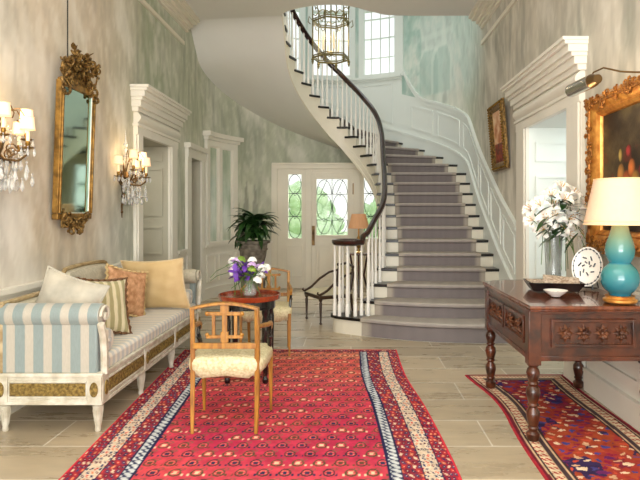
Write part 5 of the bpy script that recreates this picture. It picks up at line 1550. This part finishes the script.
# ------------------------------------------------------------ garden outside the door
mb = MB(); mb.box(-30, 30, 11.6, 60, -.8, -.6); o = mb.build('garden_lawn', 'lawn', smooth=False); tag(o, 'green lawn outside the front door', 'lawn', kind='stuff')
def shrub(x, y, r, h, seed, label, group=None):
    random.seed(seed); t = thing('garden_tree', label, 'tree', (x, y, -.45)); 
    if group: t['group'] = group
    mb = MB()
    for k in range(16):
        a = random.random()*6.28; rr = r*random.random()**.5*.75; z = h*(.42+.5*random.random())
        c = (rr*math.cos(a), rr*math.sin(a), z); q = min(r*random.uniform(.3, .5), z*.7)
        mb.ball(c, q, 12, .9)
    vs_ = []
    for v in mb.v:
        p = Vector(v); nn = math.sin(p.x*9+seed)*math.cos(p.z*11)*math.sin(p.y*8); vs_.append(tuple(p*(1+.05*nn)))
    mb.v = vs_; mb.build('foliage', 'shrub_leaf', t, ang=80)
    mb = MB(); mb.tube([(0,0,0), (.05,0,h*.3), (0,.05,h*.6)], [.1*r, .08*r, .04*r], 8); mb.build('trunk', 'trunk_bark', t)
for i, (x, y, r, h, lb) in enumerate(((-3.6, 17, 1.0, 2.7, 'rounded green shrub seen through the left sidelight'), (-1.2, 18, 1.0, 2.6, 'rounded green shrub seen through the left half of the front door glass'),
                      (1.1, 19.5, 1.0, 2.8, 'rounded green shrub seen through the right half of the front door glass'), (4.6, 22, 1.2, 3.0, 'taller green shrub behind the right sidelight'), (-6, 24, 2.4, 4.0, 'tall green tree far left in the garden'))):
    shrub(x, y, r, h, 30+i, lb)

# ------------------------------------------------------------ light
w = bpy.data.worlds.new('daylight'); bpy.context.scene.world = w; w.use_nodes = True
nt = w.node_tree; bg = nt.nodes['Background']
tc = nt.nodes.new('ShaderNodeTexCoord'); sp = nt.nodes.new('ShaderNodeSeparateXYZ'); rp = nt.nodes.new('ShaderNodeValToRGB')
nt.links.new(tc.outputs['Generated'], sp.inputs[0]); nt.links.new(sp.outputs['Z'], rp.inputs['Fac'])
rp.color_ramp.elements[0].color = (.95,.98,.9,1); rp.color_ramp.elements[1].color = (.86,.94,1,1); rp.color_ramp.elements[1].position = .6
nt.links.new(rp.outputs[0], bg.inputs['Color']); bg.inputs['Strength'].default_value = 1.25
def area(name, loc, rot, sx, sy, power, col=(1,1,1)):
    l = bpy.data.lights.new(name, 'AREA'); l.shape = 'RECTANGLE'; l.size = sx; l.size_y = sy; l.energy = power; l.color = col
    o = bpy.data.objects.new(name, l); COL.objects.link(o); o.location = loc; o.rotation_euler = [math.radians(a) for a in rot]; return o
def point(name, loc, power, col=(1,.75,.45), r=.05):
    l = bpy.data.lights.new(name, 'POINT'); l.energy = power; l.color = col; l.shadow_soft_size = r
    o = bpy.data.objects.new(name, l); COL.objects.link(o); o.location = loc; return o
area('skylight_lamp', (-.3, 8.0, 7.1), (0, 0, 0), 2.6, 2.6, 60, (.95,.98,1))  # added fill high in the stair well, out of view; no skylight there
area('hall_ceiling_lamp', (-.3, 1.6, 4.18), (0, 0, 0), 3.2, 3.0, 60, (1,.97,.9))  # added overhead fill for the near hall, not a fitting
area('rear_window_lamp', (-.3, -2.0, 2.3), (102, 0, 0), 3.8, 3.0, 200, (1,.985,.96))  # added fill behind the camera, standing in for window light
area('rear_floor_lamp', (-.3, -1.8, .9), (138, 0, 0), 3.4, 1.6, 130, (.97,.98,1))  # added low uplight behind the camera to brighten the ceiling
area('right_passage_lamp', (3.2, 5.35, 2.3), (0, 70, 0), 1.2, 1.6, 28, (.93,.97,1))  # unseen area light shining in through the right doorway
area('porch_lamp', (-.4, 11.6, 3.1), (-58, 0, 0), 3.0, 1.0, 330, (.97,1,.96))  # added outside above the view, pushes light in through the door glass
area('left_passage_lamp', (-3.6, 6.6, 2.6), (0, -60, 0), .8, .8, 14, (1,.96,.85))  # added unseen fill that sends light through the left doorway
for sx_, sy_, sz_ in ((XL+.17, 3.70, 2.03), (XL+.17, 5.84, 1.96)):
    point('sconce_glow', (sx_, sy_, sz_+.02), 5, (1,.72,.42), .12)
point('gourd_lamp_glow', (1.652, 3.44, 1.48), 1.4, (1,.68,.48), .05)
point('picture_glow', (1.56, 3.80, 2.12), 2.5, (1,.75,.45), .05)
point('hall_lantern_glow', (LX, LY, 4.05), 6, (1,.8,.5), .05)
point('door_lamp_glow', (.13, 9.45, 1.27), 3, (1,.8,.55), .05)

cam = bpy.data.cameras.new('camera'); co = bpy.data.objects.new('camera', cam); COL.objects.link(co)
co.location = (0, 0, 1.4); co.rotation_euler = (PI/2, 0, 0)
cam.sensor_width = 36; cam.lens = 560/640*36; cam.shift_x = -31/640; cam.shift_y = -27/640; cam.clip_start = .05; cam.clip_end = 200
sc = bpy.context.scene; sc.camera = co
sc.view_settings.view_transform = 'Standard'; sc.view_settings.look = 'None'; sc.view_settings.exposure = 0.15
